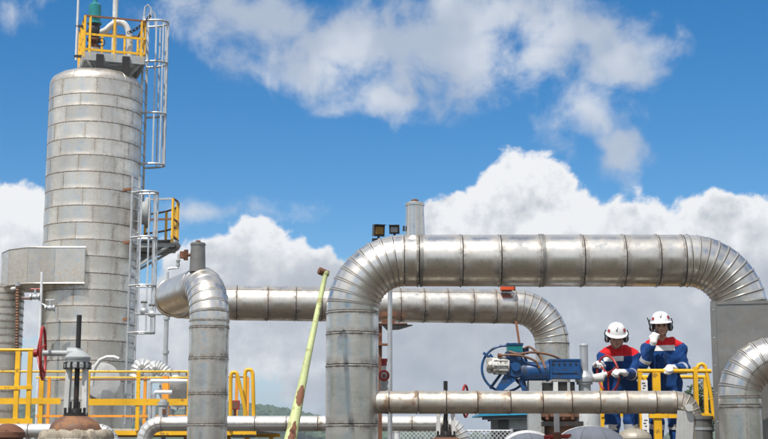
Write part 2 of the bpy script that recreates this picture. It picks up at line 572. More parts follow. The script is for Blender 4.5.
def pipe_shell(root, corners, R, r, breaks, gores, mat, core='joint_grime', n=40, lap=0.006, gap=0.007, bead=0.007, skip=(), lapang=0.0):
    """cladding sections, one child each, over a dark core. breaks[i]: distances of joints from corner i, or a spacing"""
    seg = route(corners, R)
    _, e1, _ = frame(seg[0][2] - seg[0][1])
    rot = Matrix.Rotation(lapang, 3, (seg[0][2] - seg[0][1]).normalized())
    e1 = rot @ e1
    core_mb = MB()
    core_rl = []
    li = ai = 0
    rnd = random.Random(len(corners) * 13 + int(r * 1000))
    def section(name, stations):
        # stations: (centre, tangent, e1)
        L = sum((stations[i + 1][0] - stations[i][0]).length for i in range(len(stations) - 1))
        st0, st1 = stations[0], stations[-1]
        r0 = r + rnd.uniform(-.0015, .0015)
        def ringat(f):
            x = f * (len(stations) - 1)
            i = min(int(x), len(stations) - 2)
            k = x - i
            a, b = stations[i], stations[i + 1]
            c = a[0].lerp(b[0], k)
            t = a[1].lerp(b[1], k).normalized()
            e = a[2].lerp(b[2], k)
            e = (e - t * e.dot(t)).normalized()
            return c, e, t.cross(e)
        g = (gap * (.55 if name == 'elbow_gore' else 1)) / L / 2
        be = min(0.022 / L, .2)
        sd = min(0.10 / L, .3)
        gq = 0.45 if name == 'elbow_gore' else 1.0
        prof = [(g, r0 - .016, 1), (g, r0, 1), (sd, r0, 0), (1 - sd, r0, 0), (1 - g - be, r0, .9),
                (1 - g - be * .7, r0 + bead, 1), (1 - g - be * .2, r0 + bead, 1), (1 - g, r0, 1), (1 - g, r0 - .016, 1)]
        mb = MB()
        vs, uv, sm, fs = [], [], [], []
        for (f, rr, q) in prof:
            q *= gq
            c, a1, a2 = ringat(f)
            for k in range(n + 1):
                th = 2 * math.pi * k / n
                rq = rr + lap * (k / n)
                vs.append(c + a1 * (math.cos(th) * rq) + a2 * (math.sin(th) * rq))
                uv.append((f * L, th * r))
                near = min(k, n - k) / n
                sm.append(max(q, 1.0 if near < 1e-6 else 0.0))
        w = n + 1
        for i in range(len(prof) - 1):
            for k in range(n):
                fs.append((i * w + k, i * w + k + 1, (i + 1) * w + k + 1, (i + 1) * w + k))
        for i in range(len(prof) - 1):                       # the lap edge itself
            fs.append((i * w + n, i * w, (i + 1) * w, (i + 1) * w + n))
        mb.add(vs, fs, uv, sm)
        mb.build(name, mat, root)
    for sg in seg:
        if sg[0] == 'line':
            _, a, b, cor = sg
            t = (b - a).normalized()
            e1 = (e1 - t * e1.dot(t)).normalized()
            off = (a - cor).length
            L = (b - a).length
            br = breaks[li]
            if isinstance(br, (int, float)):
                k = max(1, round(L / br))
                ds = [L * i / k for i in range(1, k)]
            else:
                ds = sorted(x - off for x in br if .04 < x - off < L - .04)
            ds = [0] + ds + [L]
            for i in range(len(ds) - 1):
                section('cladding_section', [(a + t * ds[i], t, e1), (a + t * ds[i + 1], t, e1)])
            core_rl += [(a, e1.copy(), t.cross(e1), r - .013, 0), (b, e1.copy(), t.cross(e1), r - .013, 0)]
            li += 1
        else:
            _, c, d0, t0, RR, ang, nrm = sg
            k = gores[ai]
            sts = []
            for i in range(k + 1):
                th = ang * i / k
                q = Matrix.Rotation(th, 3, nrm)
                t = q @ t0
                e = q @ (e1 - t0 * e1.dot(t0)).normalized()
                sts.append((c + (q @ d0) * RR, t, e))
            for i in range(k):
                section('elbow_gore', [sts[i], sts[i + 1]])
            for (p, t, e) in sts[1:-1]:
                core_rl.append((p, e, t.cross(e), r - .013, 0))
            e1 = sts[-1][2]
            ai += 1
    core_mb.rings(core_rl, 24, True, True)
    core_mb.build('inner_pipe', core, root)

def strap(root, c, axis, r, w=0.03, t=0.006, mat='galvanised'):
    mb = MB()
    mb.lathe([(-w / 2, r - .02), (-w / 2, r + t), (w / 2, r + t), (w / 2, r - .02)], c, axis, 40)
    mb.build('strap', mat, root)

def handwheel(root, c, axis, R, r, mat, spokes=4, hub=0.03, name='handwheel', dish=0.0, hubmat=None):
    t, e1, e2 = frame(axis)
    c = Vector(c)
    w = MB().torus(c, axis, R, r, 44, 10).build(name, mat, root)
    for k in range(spokes):
        a = 2 * math.pi * k / spokes + .4
        d = e1 * math.cos(a) + e2 * math.sin(a)
        MB().tube([c - t * dish + d * hub * .6, c - t * dish * .6 + d * R * .5, c + d * R], r * .72, 8).build('spoke', mat, w)
    MB().cyl(c - t * (dish + hub), c + t * hub * .8 - t * dish, hub, n=14).build('hub', hubmat or mat, w)
    return w

def bolts(root, c, axis, R, n, r=.012, h=.03, mat='dark_steel', name='bolt'):
    t, e1, e2 = frame(axis)
    c = Vector(c)
    first = None
    for k in range(n):
        a = 2 * math.pi * (k + .5) / n
        d = e1 * math.cos(a) + e2 * math.sin(a)
        MB().cyl(c + d * R - t * h / 2, c + d * R + t * h / 2, r, n=6).build(name, mat, root)

def arc_pts(c, e1, e2, R, a0, a1, n):
    return [Vector(c) + Vector(e1) * (R * math.cos(R_(a0 + (a1 - a0) * i / n))) + Vector(e2) * (R * math.sin(R_(a0 + (a1 - a0) * i / n))) for i in range(n + 1)]

# ------------------------------------------------------------------ setting: ground, hills, far wood
MB().add([(-3000, -900, 0), (3000, -900, 0), (3000, 3000, 0), (-3000, 3000, 0)], [(0, 1, 2, 3)]).build('ground', 'gravel', kind='structure', smooth=False)

HX = [-200, 60, 180, 250, 280, 300, 320, 350, 400, 450, 600, 700, 780, 1000]
HY = [404, 401, 402, 405, 409, 413, 418, 424, 430, 433, 436, 434, 432, 430]
def hill_top(px):
    return float(np.interp(px, HX, HY))
def hill_z(px, f):
    """f runs 0 at the foot (Y 620) to 1 at the crest (Y 900) and falls again behind"""
    top = P(px, hill_top(px), 900).z - 7
    return top * math.sin(max(0.0, min(1.25, f)) * math.pi / 2) ** 1.4
def build_hills():
    mb = MB()
    nx, ny = 90, 12
    vs = []
    for j in range(ny):
        f = j / (ny - 1) * 1.25
        Y = 620 + 280 * f
        for i in range(nx):
            px = -220 + 1240 * i / (nx - 1)
            z = hill_z(px, f) * (1 + .05 * math.sin(px * .11 + f * 9)) - .5
            vs.append((P(px, 400, Y).x, Y, z if j < ny - 1 else -.5))
    fs = [(j * nx + i, j * nx + i + 1, (j + 1) * nx + i + 1, (j + 1) * nx + i) for j in range(ny - 1) for i in range(nx - 1)]
    mb.add(vs, fs).build('hills', 'hill_ground', kind='structure')
    # wooded slope: uneven crowns, nobody could count them
    rnd = random.Random(3)
    ico = bmesh.new()
    bmesh.ops.create_icosphere(ico, subdivisions=2, radius=1)
    iv = [v.co.copy() for v in ico.verts]
    itf = [tuple(v.index for v in f.verts) for f in ico.faces]
    ico.free()
    mb = MB()
    for k in range(1500):
        px = rnd.uniform(-60, 820)
        if rnd.random() < .45:
            px = rnd.uniform(215, 345)
        f = rnd.uniform(.12, 1.0) ** .6
        Y = 620 + 280 * f
        h = rnd.uniform(3.5, 7.5)
        c = Vector((P(px, 400, Y).x, Y, hill_z(px, f) + h * .35))
        sx = h * rnd.uniform(.55, .9)
        mb.add([c + Vector((v.x * sx, v.y * sx, v.z * h * .75)) * rnd.uniform(.75, 1.2) for v in iv], itf)
    mb.build('forest', 'forest_leaf', kind='stuff', label='dark green wooded slope of the far hills', smooth=False)
build_hills()
def unseen_hills():
    """unseen hills added beside and behind the camera to darken reflections in the metal"""
    vs, fs = [], []
    na, nr = 80, 7
    for i in range(na + 1):
        az = R_(55 + 250 * i / na)
        edge = min(1, min(i, na - i) / 8)
        for j in range(nr):
            f = j / (nr - 1)
            rad = 250 + 260 * f
            h = (38 + 7 * math.sin(az * 5.3) + 4 * math.sin(az * 13 + 1)) * math.sin(math.pi * min(f * .8, 1)) * edge
            h *= 1 + .07 * math.sin(i * 2.7 + j * 1.9)
            vs.append((math.sin(az) * rad, math.cos(az) * rad, h - .4))
    for i in range(na):
        for j in range(nr - 1):
            fs.append((i * nr + j, (i + 1) * nr + j, (i + 1) * nr + j + 1, i * nr + j + 1))
    MB().add(vs, fs).build('hills', 'hill_ground', kind='structure')  # out-of-view slopes, added to dim the horizon mirrored in the cladding
unseen_hills()

def tree(px, ytop, Y, w, label, seed):
    rnd = random.Random(seed)
    base = Vector((P(px, 430, Y).x, Y, 0))
    H = P(px, ytop, Y).z
    t = thing('broadleaf_tree', label, 'tree', base, 'trees beyond the platform')
    mb = MB()
    mb.tube([base, base + Vector((.05, 0, H * .3)), base + Vector((-.04, .05, H * .6)), base + Vector((0, 0, H * .9))], [.16, .12, .08, .02], 8)
    for k in range(9):
        a = rnd.uniform(0, 6.28)
        z = H * rnd.uniform(.3, .75)
        d = Vector((math.cos(a), math.sin(a), .6)) * w * rnd.uniform(.5, .9)
        p = base + Vector((0, 0, z))
        mb.tube([p, p + d * .5 + Vector((0, 0, .05)), p + d], [.05, .035, .012], 6)
    mb.build('trunk', 'bark', t)
    mb = MB()
    cl = []
    for k in range(26):
        a, q = rnd.uniform(0, 6.28), rnd.uniform(0, 1) ** .6
        z = rnd.uniform(.36, .97)
        ww = w * (1.05 - abs(z - .6) * 1.3)
        cl.append((base + Vector((math.cos(a) * q * ww, math.sin(a) * q * ww, z * H)), rnd.uniform(.22, .5) * w))
    for k in range(2600):
        c, cr = rnd.choice(cl)
        d = Vector((rnd.gauss(0, 1), rnd.gauss(0, 1), rnd.gauss(0, .7)))
        p = c + d.normalized() * cr * rnd.uniform(.3, 1) ** .5
        s = rnd.uniform(.05, .12)
        u = Vector((rnd.gauss(0, 1), rnd.gauss(0, 1), rnd.gauss(0, 1))).normalized()
        _, e1, e2 = frame(u)
        mb.add([p - e1 * s, p + e2 * s * .5, p + e1 * s, p - e2 * s * .5], [(0, 1, 2, 3)])
    mb.build('crown', 'leaf', t, smooth=False)
tree(706, 379, 62, 1.05, 'dark leafy tree rising behind the right end of the yellow platform railing', 1)
tree(692, 397, 64, .9, 'lower dark tree between the right worker and the taller tree', 2)

# ------------------------------------------------------------------ front pipe loop
YF = 13.0
zf = P(550, 260.4, YF).z
xl, xr = P(352, 380, YF).x, P(741, 300, YF).x
rF = M(25.4, 13.15)
front = thing('insulated_pipe', 'thick silver insulated pipe forming the large front loop with two bends', 'pipe', (xl, YF, 0), 'insulated steam pipes')
hb = [P(x, 260.4, YF).x - xl for x in (419, 462, 500, 541, 582, 623, 657, 682)]
pipe_shell(front, [(xl, YF, 0), (xl, YF, zf), (xr, YF, zf), (xr, YF, 0)], M(52, YF), rF,
           [[.5, 1.1] + [P(352, y, YF).z for y in (424, 365, 333)], hb, .55], [10, 11], 'cladding_front', n=56, lapang=2.6)
for x, w in ((541, .05), (421, .03)):
    strap(front, (P(x, 260.4, YF).x, YF, zf), (1, 0, 0), rF, w, .010, 'cladding_dull')

# the sheet metal box that the loop drops into
bz = P(730, 305, YF).z
w, dpt = .66, .56
brot = Matrix.Rotation(R_(-13), 3, 'Z')
bc = Vector((P(711, 330, YF - .25).x, YF - dpt / 2, 0)) - brot @ Vector((-w / 2, -dpt / 2, 0))
box = thing('pipe_enclosure', 'dull grey sheet metal box into which the big loop drops at right', 'enclosure', (bc.x, bc.y, 0))
def B(x, y, z):
    return bc + brot @ Vector((x, y, z))
def bpanel(name, c, size, mat='cladding_dull'):
    MB().box(B(*c), size, brot).build(name, mat, box)
bpanel('front_panel', (0, -dpt / 2, bz / 2), (w, .012, bz))
bpanel('rear_panel', (0, dpt / 2, bz / 2), (w, .012, bz))
for s in (-1, 1):
    bpanel('side_panel', (s * (w / 2 - .004), 0, bz / 2 - .002), (.012, dpt - .016, bz - .004))
bpanel('top_panel', (0, 0, bz - .02), (w - .03, dpt - .02, .01))
bpanel('corner_trim', (-w / 2 + .02, -dpt / 2 - .010, bz / 2), (.05, .008, bz + .01))
bpanel('top_trim', (.025, -dpt / 2 - .010, bz - .012), (w - .06, .007, .03))
bpanel('patch_plate', (w / 2 - .06, -dpt / 2 - .011, P(764, 425, 12.6).z - .1), (.16, .010, .5), 'rust')
for k in range(9):
    MB().ball(B(-w / 2 + .02, -dpt / 2 - .014, bz - .08 - k * .26), (.008, .005, .008), 8, 4).build('rivet', 'galvanised', box)

# near elbow in front of that box, leaving the picture on the right
YN = 12.15
nx_, nz_ = P(740, 400, YN).x, P(760, 358, YN).z
near = thing('insulated_pipe', 'nearest silver elbow pipe in front of the grey box at right edge', 'pipe', (nx_, YN, 0), 'insulated steam pipes')
pipe_shell(near, [(nx_, YN, 0), (nx_, YN, nz_), (nx_ + 2.6, YN - .2, nz_)], M(38, YN), M(20.5, YN),
           [[.5, 1.0] + [P(740, y, YN).z for y in (405,)], .6], [7], 'cladding_front', n=48)

# conical stub on top of the front loop
def vent_stub(px, ybase, ytop, Y, r0, r1, label, side=None):
    b, t_ = P(px, ybase, Y), P(px, ytop, Y)
    s = thing('vent_stub', label, 'vent', b, 'capped stubs on the pipe loops')
    h = t_.z - b.z
    MB().lathe([(-.04, r0), (h * .84, r1), (h * .84, r1 + .008), (h * .9, r1 + .008), (h * .9, r1), (h * .93, r1 * .98), (h * .95, r1 * .5)], b, (0, 0, 1), 32).build('shell', 'cladding_front' if not side else 'cladding_dull', s)
    MB().lathe([(h * .93, .035), (h * 1.0, .035), (h * 1.02, .02)], b, (0, 0, 1), 8).build('plug', 'rust', s)
    if side:
        c = b + Vector((0, 0, h * .5))
        MB().cyl(c, c - Vector((r0 + .10, 0, 0)), .022, n=10).build('side_nipple', 'rust', s)
        MB().cyl(c - Vector((r0 + .05, 0, .07)), c - Vector((r0 + .05, 0, -.07)), .03, n=10).build('side_valve', 'rust', s)
        MB().cyl(c - Vector((r0 + .09, 0, .045)), c - Vector((r0 + .09, 0, -.045)), .045, n=12).build('side_cap', 'rust', s)
    else:
        MB().box(b + Vector((-r0 - .01, -.02, h * .24)), (.02, .03, .05)).build('latch', 'dark_steel', s)
    return s
vent_stub(415, 238, 200, YF, M(10.3, YF), M(9.0, YF), 'grey tapered capped stub standing on the big front loop')

# ------------------------------------------------------------------ rear pipe loop
YA, YB = 17.7, 20.1
zr = P(380, 302, YB).z
ax = P(208.5, 370, YA).x
rR = M(17.2, YB)
cx_ = P(552, 340, 20.55).x
rear = thing('insulated_pipe', 'silver insulated pipe rising at left, turning back and running behind the front loop', 'pipe', (ax, YA, 0), 'insulated steam pipes')
c2 = Vector((-3.36, YB, zr))
YE = 20.55
l2 = (Vector((ax, YA, zr)) - c2).length
rb = [P(x, 302, YB).x - c2.x for x in (237, 268, 296, 322, 350, 376, 401, 425, 449, 475, 498)]
pipe_shell(rear, [(ax, YA, 0), (ax, YA, zr), c2, (cx_, YE, zr - .03), (cx_, YE, 0)], [.50, .55, M(38, YB)], rR,
           [[.6, 1.2] + [P(208, y, YA).z for y in (424, 393, 358, 327)], 1.5, rb, .5], [8, 4, 9], 'cladding_rear', n=48, lapang=1.2)
vent_stub(197.5, 269, 241, 17.95, M(8.2, 18), M(7.2, 18), 'small grey capped stub with rusty side valve on the left elbow', side=True)

# orange marker box on the rear pipe
YO = 20.38 - .16
bq = P(507, 288, YO)
zo = zr - .02 + math.sqrt(rR * rR - .16 * .16)
ob = thing('marker_box', 'small bright orange box sitting on top of the rear pipe', 'box', (bq.x, YO, zo - .02))
MB().box((bq.x, YO, zo + .045), (.20, .12, .065)).build('case', 'orange_plastic', ob)
MB().box((bq.x + .115, YO, zo + .035), (.02, .09, .06)).build('end_cap', 'rust', ob)
MB().box((bq.x, YO + .08, zo + .05), (.16, .03, .10)).build('bracket', 'rust', ob)

# rusty hanger behind the front leg carrying the rear pipe
hp = P(384, 325, YB)
hg = thing('pipe_support', 'rusty steel support post and saddle under the rear pipe beside the front leg', 'support', (P(380, 380, YB).x, YB, 0))
xh = P(379, 340, YB).x
MB().beam((xh, YB, 0), (xh, YB, zr - rR - .10), .09, .09, (0, 1, 0)).build('post', 'rust', hg)
MB().box((xh + .16, YB, zr - rR - .075), (.52, .22, .02)).build('saddle_plate', 'rust', hg)
MB().box((xh + .14, YB, zr - rR - .035), (.20, .16, .06)).build('shoe', 'rust', hg)
MB().prism([(xh + .05, YB - .1, zr - rR - .09), (xh + .5, YB - .1, zr - rR - .09), (xh + .30, YB - .1, zr - rR - .15), (xh + .12, YB - .1, zr - rR - .16)], (0, .2, 0)).build('gusset', 'dark_steel', hg)
MB().box((xh + .06, YB - .08, P(384, 345, YB).z), (.18, .1, .03)).build('bracket', 'rust', hg)

# little drain valve beside the leg
dv = P(384, 392, 13.5)
dvt = thing('drain_valve', 'small grey drain valve with red handle on the bypass pipe beside the front leg', 'valve', dv)
MB().cyl(dv, dv + Vector((0, 0, .30)), .024, n=12).build('riser', 'pale_grey', dvt)
MB().lathe([(.02, .04), (.05, .04), (.05, .03), (.10, .045), (.15, .03), (.15, .04), (.18, .04)], dv, n=14).build('body', 'grey_paint', dvt)
MB().torus(dv + Vector((0, -.06, .16)), (0, 1, .2), .045, .011, 20, 6).build('handwheel', 'red_paint', dvt)
MB().cyl(dv + Vector((0, 0, .16)), dv + Vector((0, -.07, .16)), .014, n=8).build('stem', 'red_paint', dvt)
MB().lathe([(.26, .03), (.30, .03), (.30, .036), (.33, .036)], dv, n=10).build('cap', 'red_paint', dvt)

# ------------------------------------------------------------------ thin bypass pipe in front of the workers
zb = P(500, 402, YF).z
xe = P(690, 410, YF).x
byp = thing('insulated_pipe', 'thin weathered silver pipe running low in front of the two workers', 'pipe', (xl, YF, zb), 'insulated steam pipes')
bb = [P(x, 402, YF).x - xl for x in (384, 413, 441, 472, 505, 537, 566, 594, 621, 650, 672)]
pipe_shell(byp, [(xl + .05, YF, zb), (xe, YF, zb), (xe, YF, zb - 1.2)], .135, M(11.0, YF), [bb, .4], [5], 'cladding_small', n=32, gap=.006, bead=.004, lapang=1.0)
st = P(685, 408, YF)
stn = thing('drain_stub', 'stubby silver drain nozzle on the bend of the low thin pipe', 'stub', st)
MB().cyl(st + Vector((0, -.10, 0)), st + Vector((0, -.17, 0)), .03, n=18).build('nozzle', 'cladding_small', stn)
MB().cyl(st + Vector((0, -.165, 0)), st + Vector((0, -.18, 0)), .036, n=18).build('flange', 'pale_grey', stn)
MB().beam(st + Vector((-.02, -.12, -.03)), st + Vector((-.07, -.12, -.55)), .16, .012, (0, 1, 0)).build('flashing', 'cladding_bright', stn)
dr = P(699, 416, YF)
drum = thing('pipe_drum', 'short dark grey drum that the low thin pipe drops into', 'drum', (dr.x, YF, 0))
rd = M(12.5, YF)
MB().lathe([(0, rd), (dr.z - .03, rd), (dr.z - .03, rd + .012), (dr.z, rd + .012), (dr.z, rd * .4)], (dr.x, YF, 0), n=36).build('shell', 'cladding_dull', drum)
for z in (dr.z - .12, dr.z - .5):
    MB().lathe([(-.012, rd - .01), (-.012, rd + .006), (.012, rd + .006), (.012, rd - .01)], (dr.x, YF, z), n=36).build('hoop', 'galvanised', drum)

# ------------------------------------------------------------------ low rear pipe and the left ground pipe
YL = 22.0
zlow = P(250, 423.5, YL).z
xa, xb = P(144.5, 435, YL).x, P(462, 435, YL).x
low = thing('insulated_pipe', 'low bright silver pipe running along the back between two downturned ends', 'pipe', (xa, YL, 0), 'insulated steam pipes')
pipe_shell(low, [(xa, YL, 0), (xa, YL, zlow), (xb, YL, zlow), (xb, YL, 0)], [.27, .30], M(7.3, YL), [.6, .52, .6], [5, 7], 'cladding_bright', n=28, gap=.008, bead=.006)
sv = P(163, 418, YL)
svt = thing('vent_stub', 'grey stub with rusty tag standing on the low rear pipe at left', 'vent', sv + Vector((0, 0, -.05)), 'capped stubs on the pipe loops')
MB().lathe([(0, .075), (.2, .075), (.2, .09), (.26, .09), (.26, .06), (.30, .055)], sv, n=18).build('shell', 'grey_paint', svt)
MB().box(sv + Vector((.03, -.085, .10)), (.06, .012, .09)).build('rusty_tag', 'rust', svt)
YG = 20.0
zg = P(60, 430.5, YG).z
gx0, gx1 = P(-40, 430, YG).x, P(113, 436, YG).x
gp = thing('insulated_pipe', 'bright silver pipe behind the rusty valve, turning down at its right end', 'pipe', (gx1, YG, 0), 'insulated steam pipes')
pipe_shell(gp, [(gx0, YG, zg), (gx1, YG, zg), (gx1, YG, 0)], .22, M(6.6, YG), [.55, .5], [6], 'cladding_bright', n=28, gap=.008)
rr_ = P(8, 430, 18.5)
rl_ = thing('rusty_lid', 'round rusty brown lid at the lower left corner of the picture', 'lid', (rr_.x, 18.5, 0))
MB().lathe([(0, .2), (rr_.z - .10, .2), (rr_.z - .10, .23), (rr_.z - .03, .23), (rr_.z + .04, .17), (rr_.z + .08, .08), (rr_.z + .09, .0)], (rr_.x, 18.5, 0), n=24).build('body', 'rust', rl_)
bolts(rl_, (rr_.x, 18.5, rr_.z - .06), (0, 0, 1), .205, 10, .012, .1, 'dark_steel')

# ------------------------------------------------------------------ tall vessel
YV = 36.0
vx = P(91, 230, YV).x
RV = M(46.3, 36.3)
vessel = thing('separator_vessel', 'tall silver cylindrical vessel clad in bands of sheet metal at left', 'vessel', (vx, YV, 0))
yfr = YV - RV
zs = [P(91, y, yfr).z for y in (77, 93, 105, 121, 138, 154.5, 171, 188, 205, 222, 239, 255.5, 272.5, 289, 305.5, 322, 340, 360, 380, 400)]
ztop = zs[0]
zb_ = zs[1:] + [1.2, 0.0]
up = ztop
rpan = random.Random(21)
for i, z in enumerate(zb_):
    h = up - z
    npan = 8
    for k in range(npan):                                 # each course is eight lapped sheets, staggered from course to course
        a0 = 2 * math.pi * (k + (.5 if i % 2 else 0) + rpan.uniform(-.06, .06) * 0) / npan + .23 + .06 * ((i * 5) % 4)
        a1 = a0 + 2 * math.pi / npan
        r0 = RV + rpan.uniform(-.002, .002)
        prof = [(.006, r0 - .03, 1), (.006, r0 + .003, 1), (.022, r0 + .003, .8), (.03, r0 + .001, .5), (min(.14, h * .4), r0, 0), (h * .62, r0, 0.0), (h - .03, r0, .3), (h - .006, r0, 1), (h - .006, r0 - .03, 1)]
        nseg = 10
        vs, uvs, sm, fs = [], [], [], []
        for (hh, rr_q, q) in prof:
            for j in range(nseg + 1):
                t = j / nseg
                a = a0 + .0018 + (a1 - a0 - .0036) * t
                ro_ = rr_q + .004 * t
                vs.append((vx + ro_ * math.cos(a), YV + ro_ * math.sin(a), z + hh))
                uvs.append((hh, a * RV))
                sm.append(max(q, .75 if j in (0, nseg) else 0))
        for u in range(len(prof) - 1):
            for j in range(nseg):
                fs.append((u * (nseg + 1) + j, u * (nseg + 1) + j + 1, (u + 1) * (nseg + 1) + j + 1, (u + 1) * (nseg + 1) + j))
        MB().add(vs, fs, uvs, sm).build('cladding_panel', 'cladding_vessel', vessel)
    up = z
MB().cyl((vx, YV, 0.01), (vx, YV, ztop + .02), RV - .026, n=64).build('shell_core', 'joint_grime', vessel)
hd = []
for k in range(11):
    a = k / 10 * math.pi / 2
    hd.append((ztop + .42 * math.sin(a) ** .9 if k else ztop, max(RV * math.cos(a) ** .55 - .002, .001), .9 if k == 0 else (.35 if k < 3 else .0)))
mb = MB()
mb.rings([(Vector((vx, YV, z)), Vector((1, 0, 0)), Vector((0, 1, 0)), r, q) for z, r, q in hd], 72)
head = mb.build('top_head', 'cladding_vessel', vessel)
for k in range(16):
    a = 2 * math.pi * k / 16 + .1
    pts = [Vector((vx + (r + .002) * math.cos(a), YV + (r + .002) * math.sin(a), z)) for z, r, q in hd[:9]]
    MB().tube(pts, .006, 5).build('gore_seam', 'cladding_vessel', head)

# manway with davit
mwa = R_(-62)
mwd = Vector((math.cos(mwa), math.sin(mwa), 0))
mwc = Vector((vx, YV, P(114, 381, yfr).z))
rm = M(18.0, 34.6)
MB().lathe([(RV - .1, rm * .86), (RV + .24, rm * .86)], mwc, mwd, 36).build('manway_neck', 'cladding_dull', vessel)
mwf = MB().lathe([(RV + .22, rm), (RV + .30, rm)], mwc, mwd, 40).build('manway_flange', 'pale_grey', vessel)
bolts(mwf, mwc + mwd * (RV + .26), mwd, rm * .93, 20, .018, .13, 'galvanised')
MB().lathe([(RV + .306, rm), (RV + .36, rm), (RV + .385, rm * .8), (RV + .40, rm * .4), (RV + .405, 0)], mwc, mwd, 40).build('manway_cover', 'pale_grey', vessel)
dp = [P(x, y, 34.2) for x, y in ((92, 386), (92.5, 376), (95, 367), (100, 360), (107, 357), (114, 357), (119, 359))]
MB().tube(dp, .05, 10).build('davit', 'pale_grey', vessel)
# side manway by the middle platform
sd = Vector((math.cos(R_(5)), math.sin(R_(5)), 0))
sc = Vector((vx, YV, P(147, 212, YV).z))
MB().lathe([(RV - .1, .32), (RV + .2, .32), (RV + .2, .42), (RV + .29, .42), (RV + .32, .30), (RV + .33, 0)], sc, sd, 28).build('side_manway', 'grey_paint', vessel)

# outlet duct box wrapped around the left of the vessel
zt_, zb2 = P(60, 247, 34.6).z, P(60, 283, 34.6).z
def plan(px, Y):
    return Vector((P(px, 265, Y).x, Y, 0))
pl = [plan(85, 34.62), plan(55, 34.62), plan(28, 34.66), plan(9, 35.1), plan(2, 35.7), plan(2, 36.6), plan(60, 37.0), plan(85, 36.0)]
duct = thing('duct_box', 'faceted silver sheet metal duct box wrapped round the left of the vessel', 'duct', (pl[2].x, 35.5, zb2))
mb = MB()
mb.prism([p + Vector((0, 0, zb2)) for p in pl], (0, 0, zt_ - zb2))
mb.build('casing', 'cladding_vessel', duct, angle=10)
for i in range(5):
    a, b = pl[i], pl[i + 1]
    nrm = Vector(((b - a).y, -(b - a).x, 0)).normalized() * -1
    if nrm.y > 0:
        nrm = -nrm
    off = nrm * .008
    ed = (b - a).normalized()
    MB().add([a + off + ed * .012 + Vector((0, 0, zb2 + .015)), b + off - ed * .012 + Vector((0, 0, zb2 + .015)), b + off - ed * .012 + Vector((0, 0, zt_ - .015)), a + off + ed * .012 + Vector((0, 0, zt_ - .015)),
              a + off * .1 + ed * .012 + Vector((0, 0, zb2 + .015)), b + off * .1 - ed * .012 + Vector((0, 0, zb2 + .015)), b + off * .1 - ed * .012 + Vector((0, 0, zt_ - .015)), a + off * .1 + ed * .012 + Vector((0, 0, zt_ - .015))],
             [(0, 1, 2, 3), (0, 4, 5, 1), (1, 5, 6, 2), (2, 6, 7, 3), (3, 7, 4, 0)], seam=[.6, .6, .25, .25, 1, 1, 1, 1]).build('side_panel', 'cladding_vessel', duct, smooth=False)
for zz in (zt_, zb2):
    MB().tube([p + Vector((0, 0, zz)) + Vector((0, -.01, 0)) for p in pl[:6]], .016, 6).build('edge_trim', 'cladding_vessel', duct)
# its down pipe at the picture edge
dx = P(0, 330, 36).x
dpipe = thing('insulated_pipe', 'broad silver down pipe under the duct box at the left picture edge', 'pipe', (dx, 36, 0), 'insulated steam pipes')
zz = [P(0, y, 35.4).z for y in (430, 410, 390, 370, 352, 342, 334, 327, 320, 313, 306, 299, 292, 286)]
pipe_shell(dpipe, [(dx, 36, 0), (dx, 36, zb2 + .08)], .01, M(22, 36), [zz], [], 'cladding_vessel', n=40, bead=.012)

# sampling valves under the duct
sx, sy = P(42, 300, 34.2), None
sp_ = thing('sampling_pipe', 'thin white upright sampling pipe with small grey valves beside the vessel', 'pipe', (sx.x, 34.2, 0))
MB().cyl((sx.x, 34.2, 0), P(42, 272, 34.2), .035, n=12).build('riser', 'white_pipe', sp_)
for (x, y) in ((35, 297), (50, 308)):
    c = P(x, y, 34.2)
    vb = MB().ball(c, (.10, .08, .07), 12, 8).build('valve_body', 'galvanised', sp_)
    for s in (-1, 1):
        MB().cyl(c + Vector((s * .09, 0, 0)), c + Vector((s * .12, 0, 0)), .085, n=14).build('flange', 'galvanised', vb)
    MB().cyl(c, c + Vector((0, 0, .2)), .03, n=8).build('bonnet', 'galvanised', vb)
    MB().cyl(c + Vector((-.12, 0, .2)), c + Vector((.12, 0, .2)), .022, n=8).build('lever', 'red_paint' if x < 40 else 'grey_paint', vb)
MB().tube([P(40, 298, 34.2), P(26, 298.5, 34.2), P(16, 298, 34.2), P(15, 291, 34.2)], .03, 8).build('branch', 'rusty_brown', sp_)
MB().tube([P(42, 304, 34.2), P(50, 308, 34.2), P(55, 309, 34.2), P(56, 314, 34.2)], .03, 8).build('branch', 'galvanised', sp_)
MB().ball(P(14, 289, 34.2), (.10, .08, .06), 10, 6).build('cap', 'pale_grey', sp_)
ch = thing('flexible_hose', 'rusty corrugated hose hanging in front of the left down pipe', 'hose', P(17, 375, 34.1))
pts, rad = [], []
a, b = P(17.5, 286, 34.1), P(16.5, 376, 34.1)
for k in range(64):
    pts.append(a.lerp(b, k / 63))
    rad.append(.050 if k % 2 else .034)
MB().tube(pts, rad, 10).build('hose', 'rusty_brown', ch)
MB().cyl(a, a + Vector((0, 0, .1)), .06, n=10).build('coupling', 'galvanised', ch)
MB().cyl(b, b - Vector((0, 0, .1)), .06, n=10).build('coupling', 'galvanised', ch)

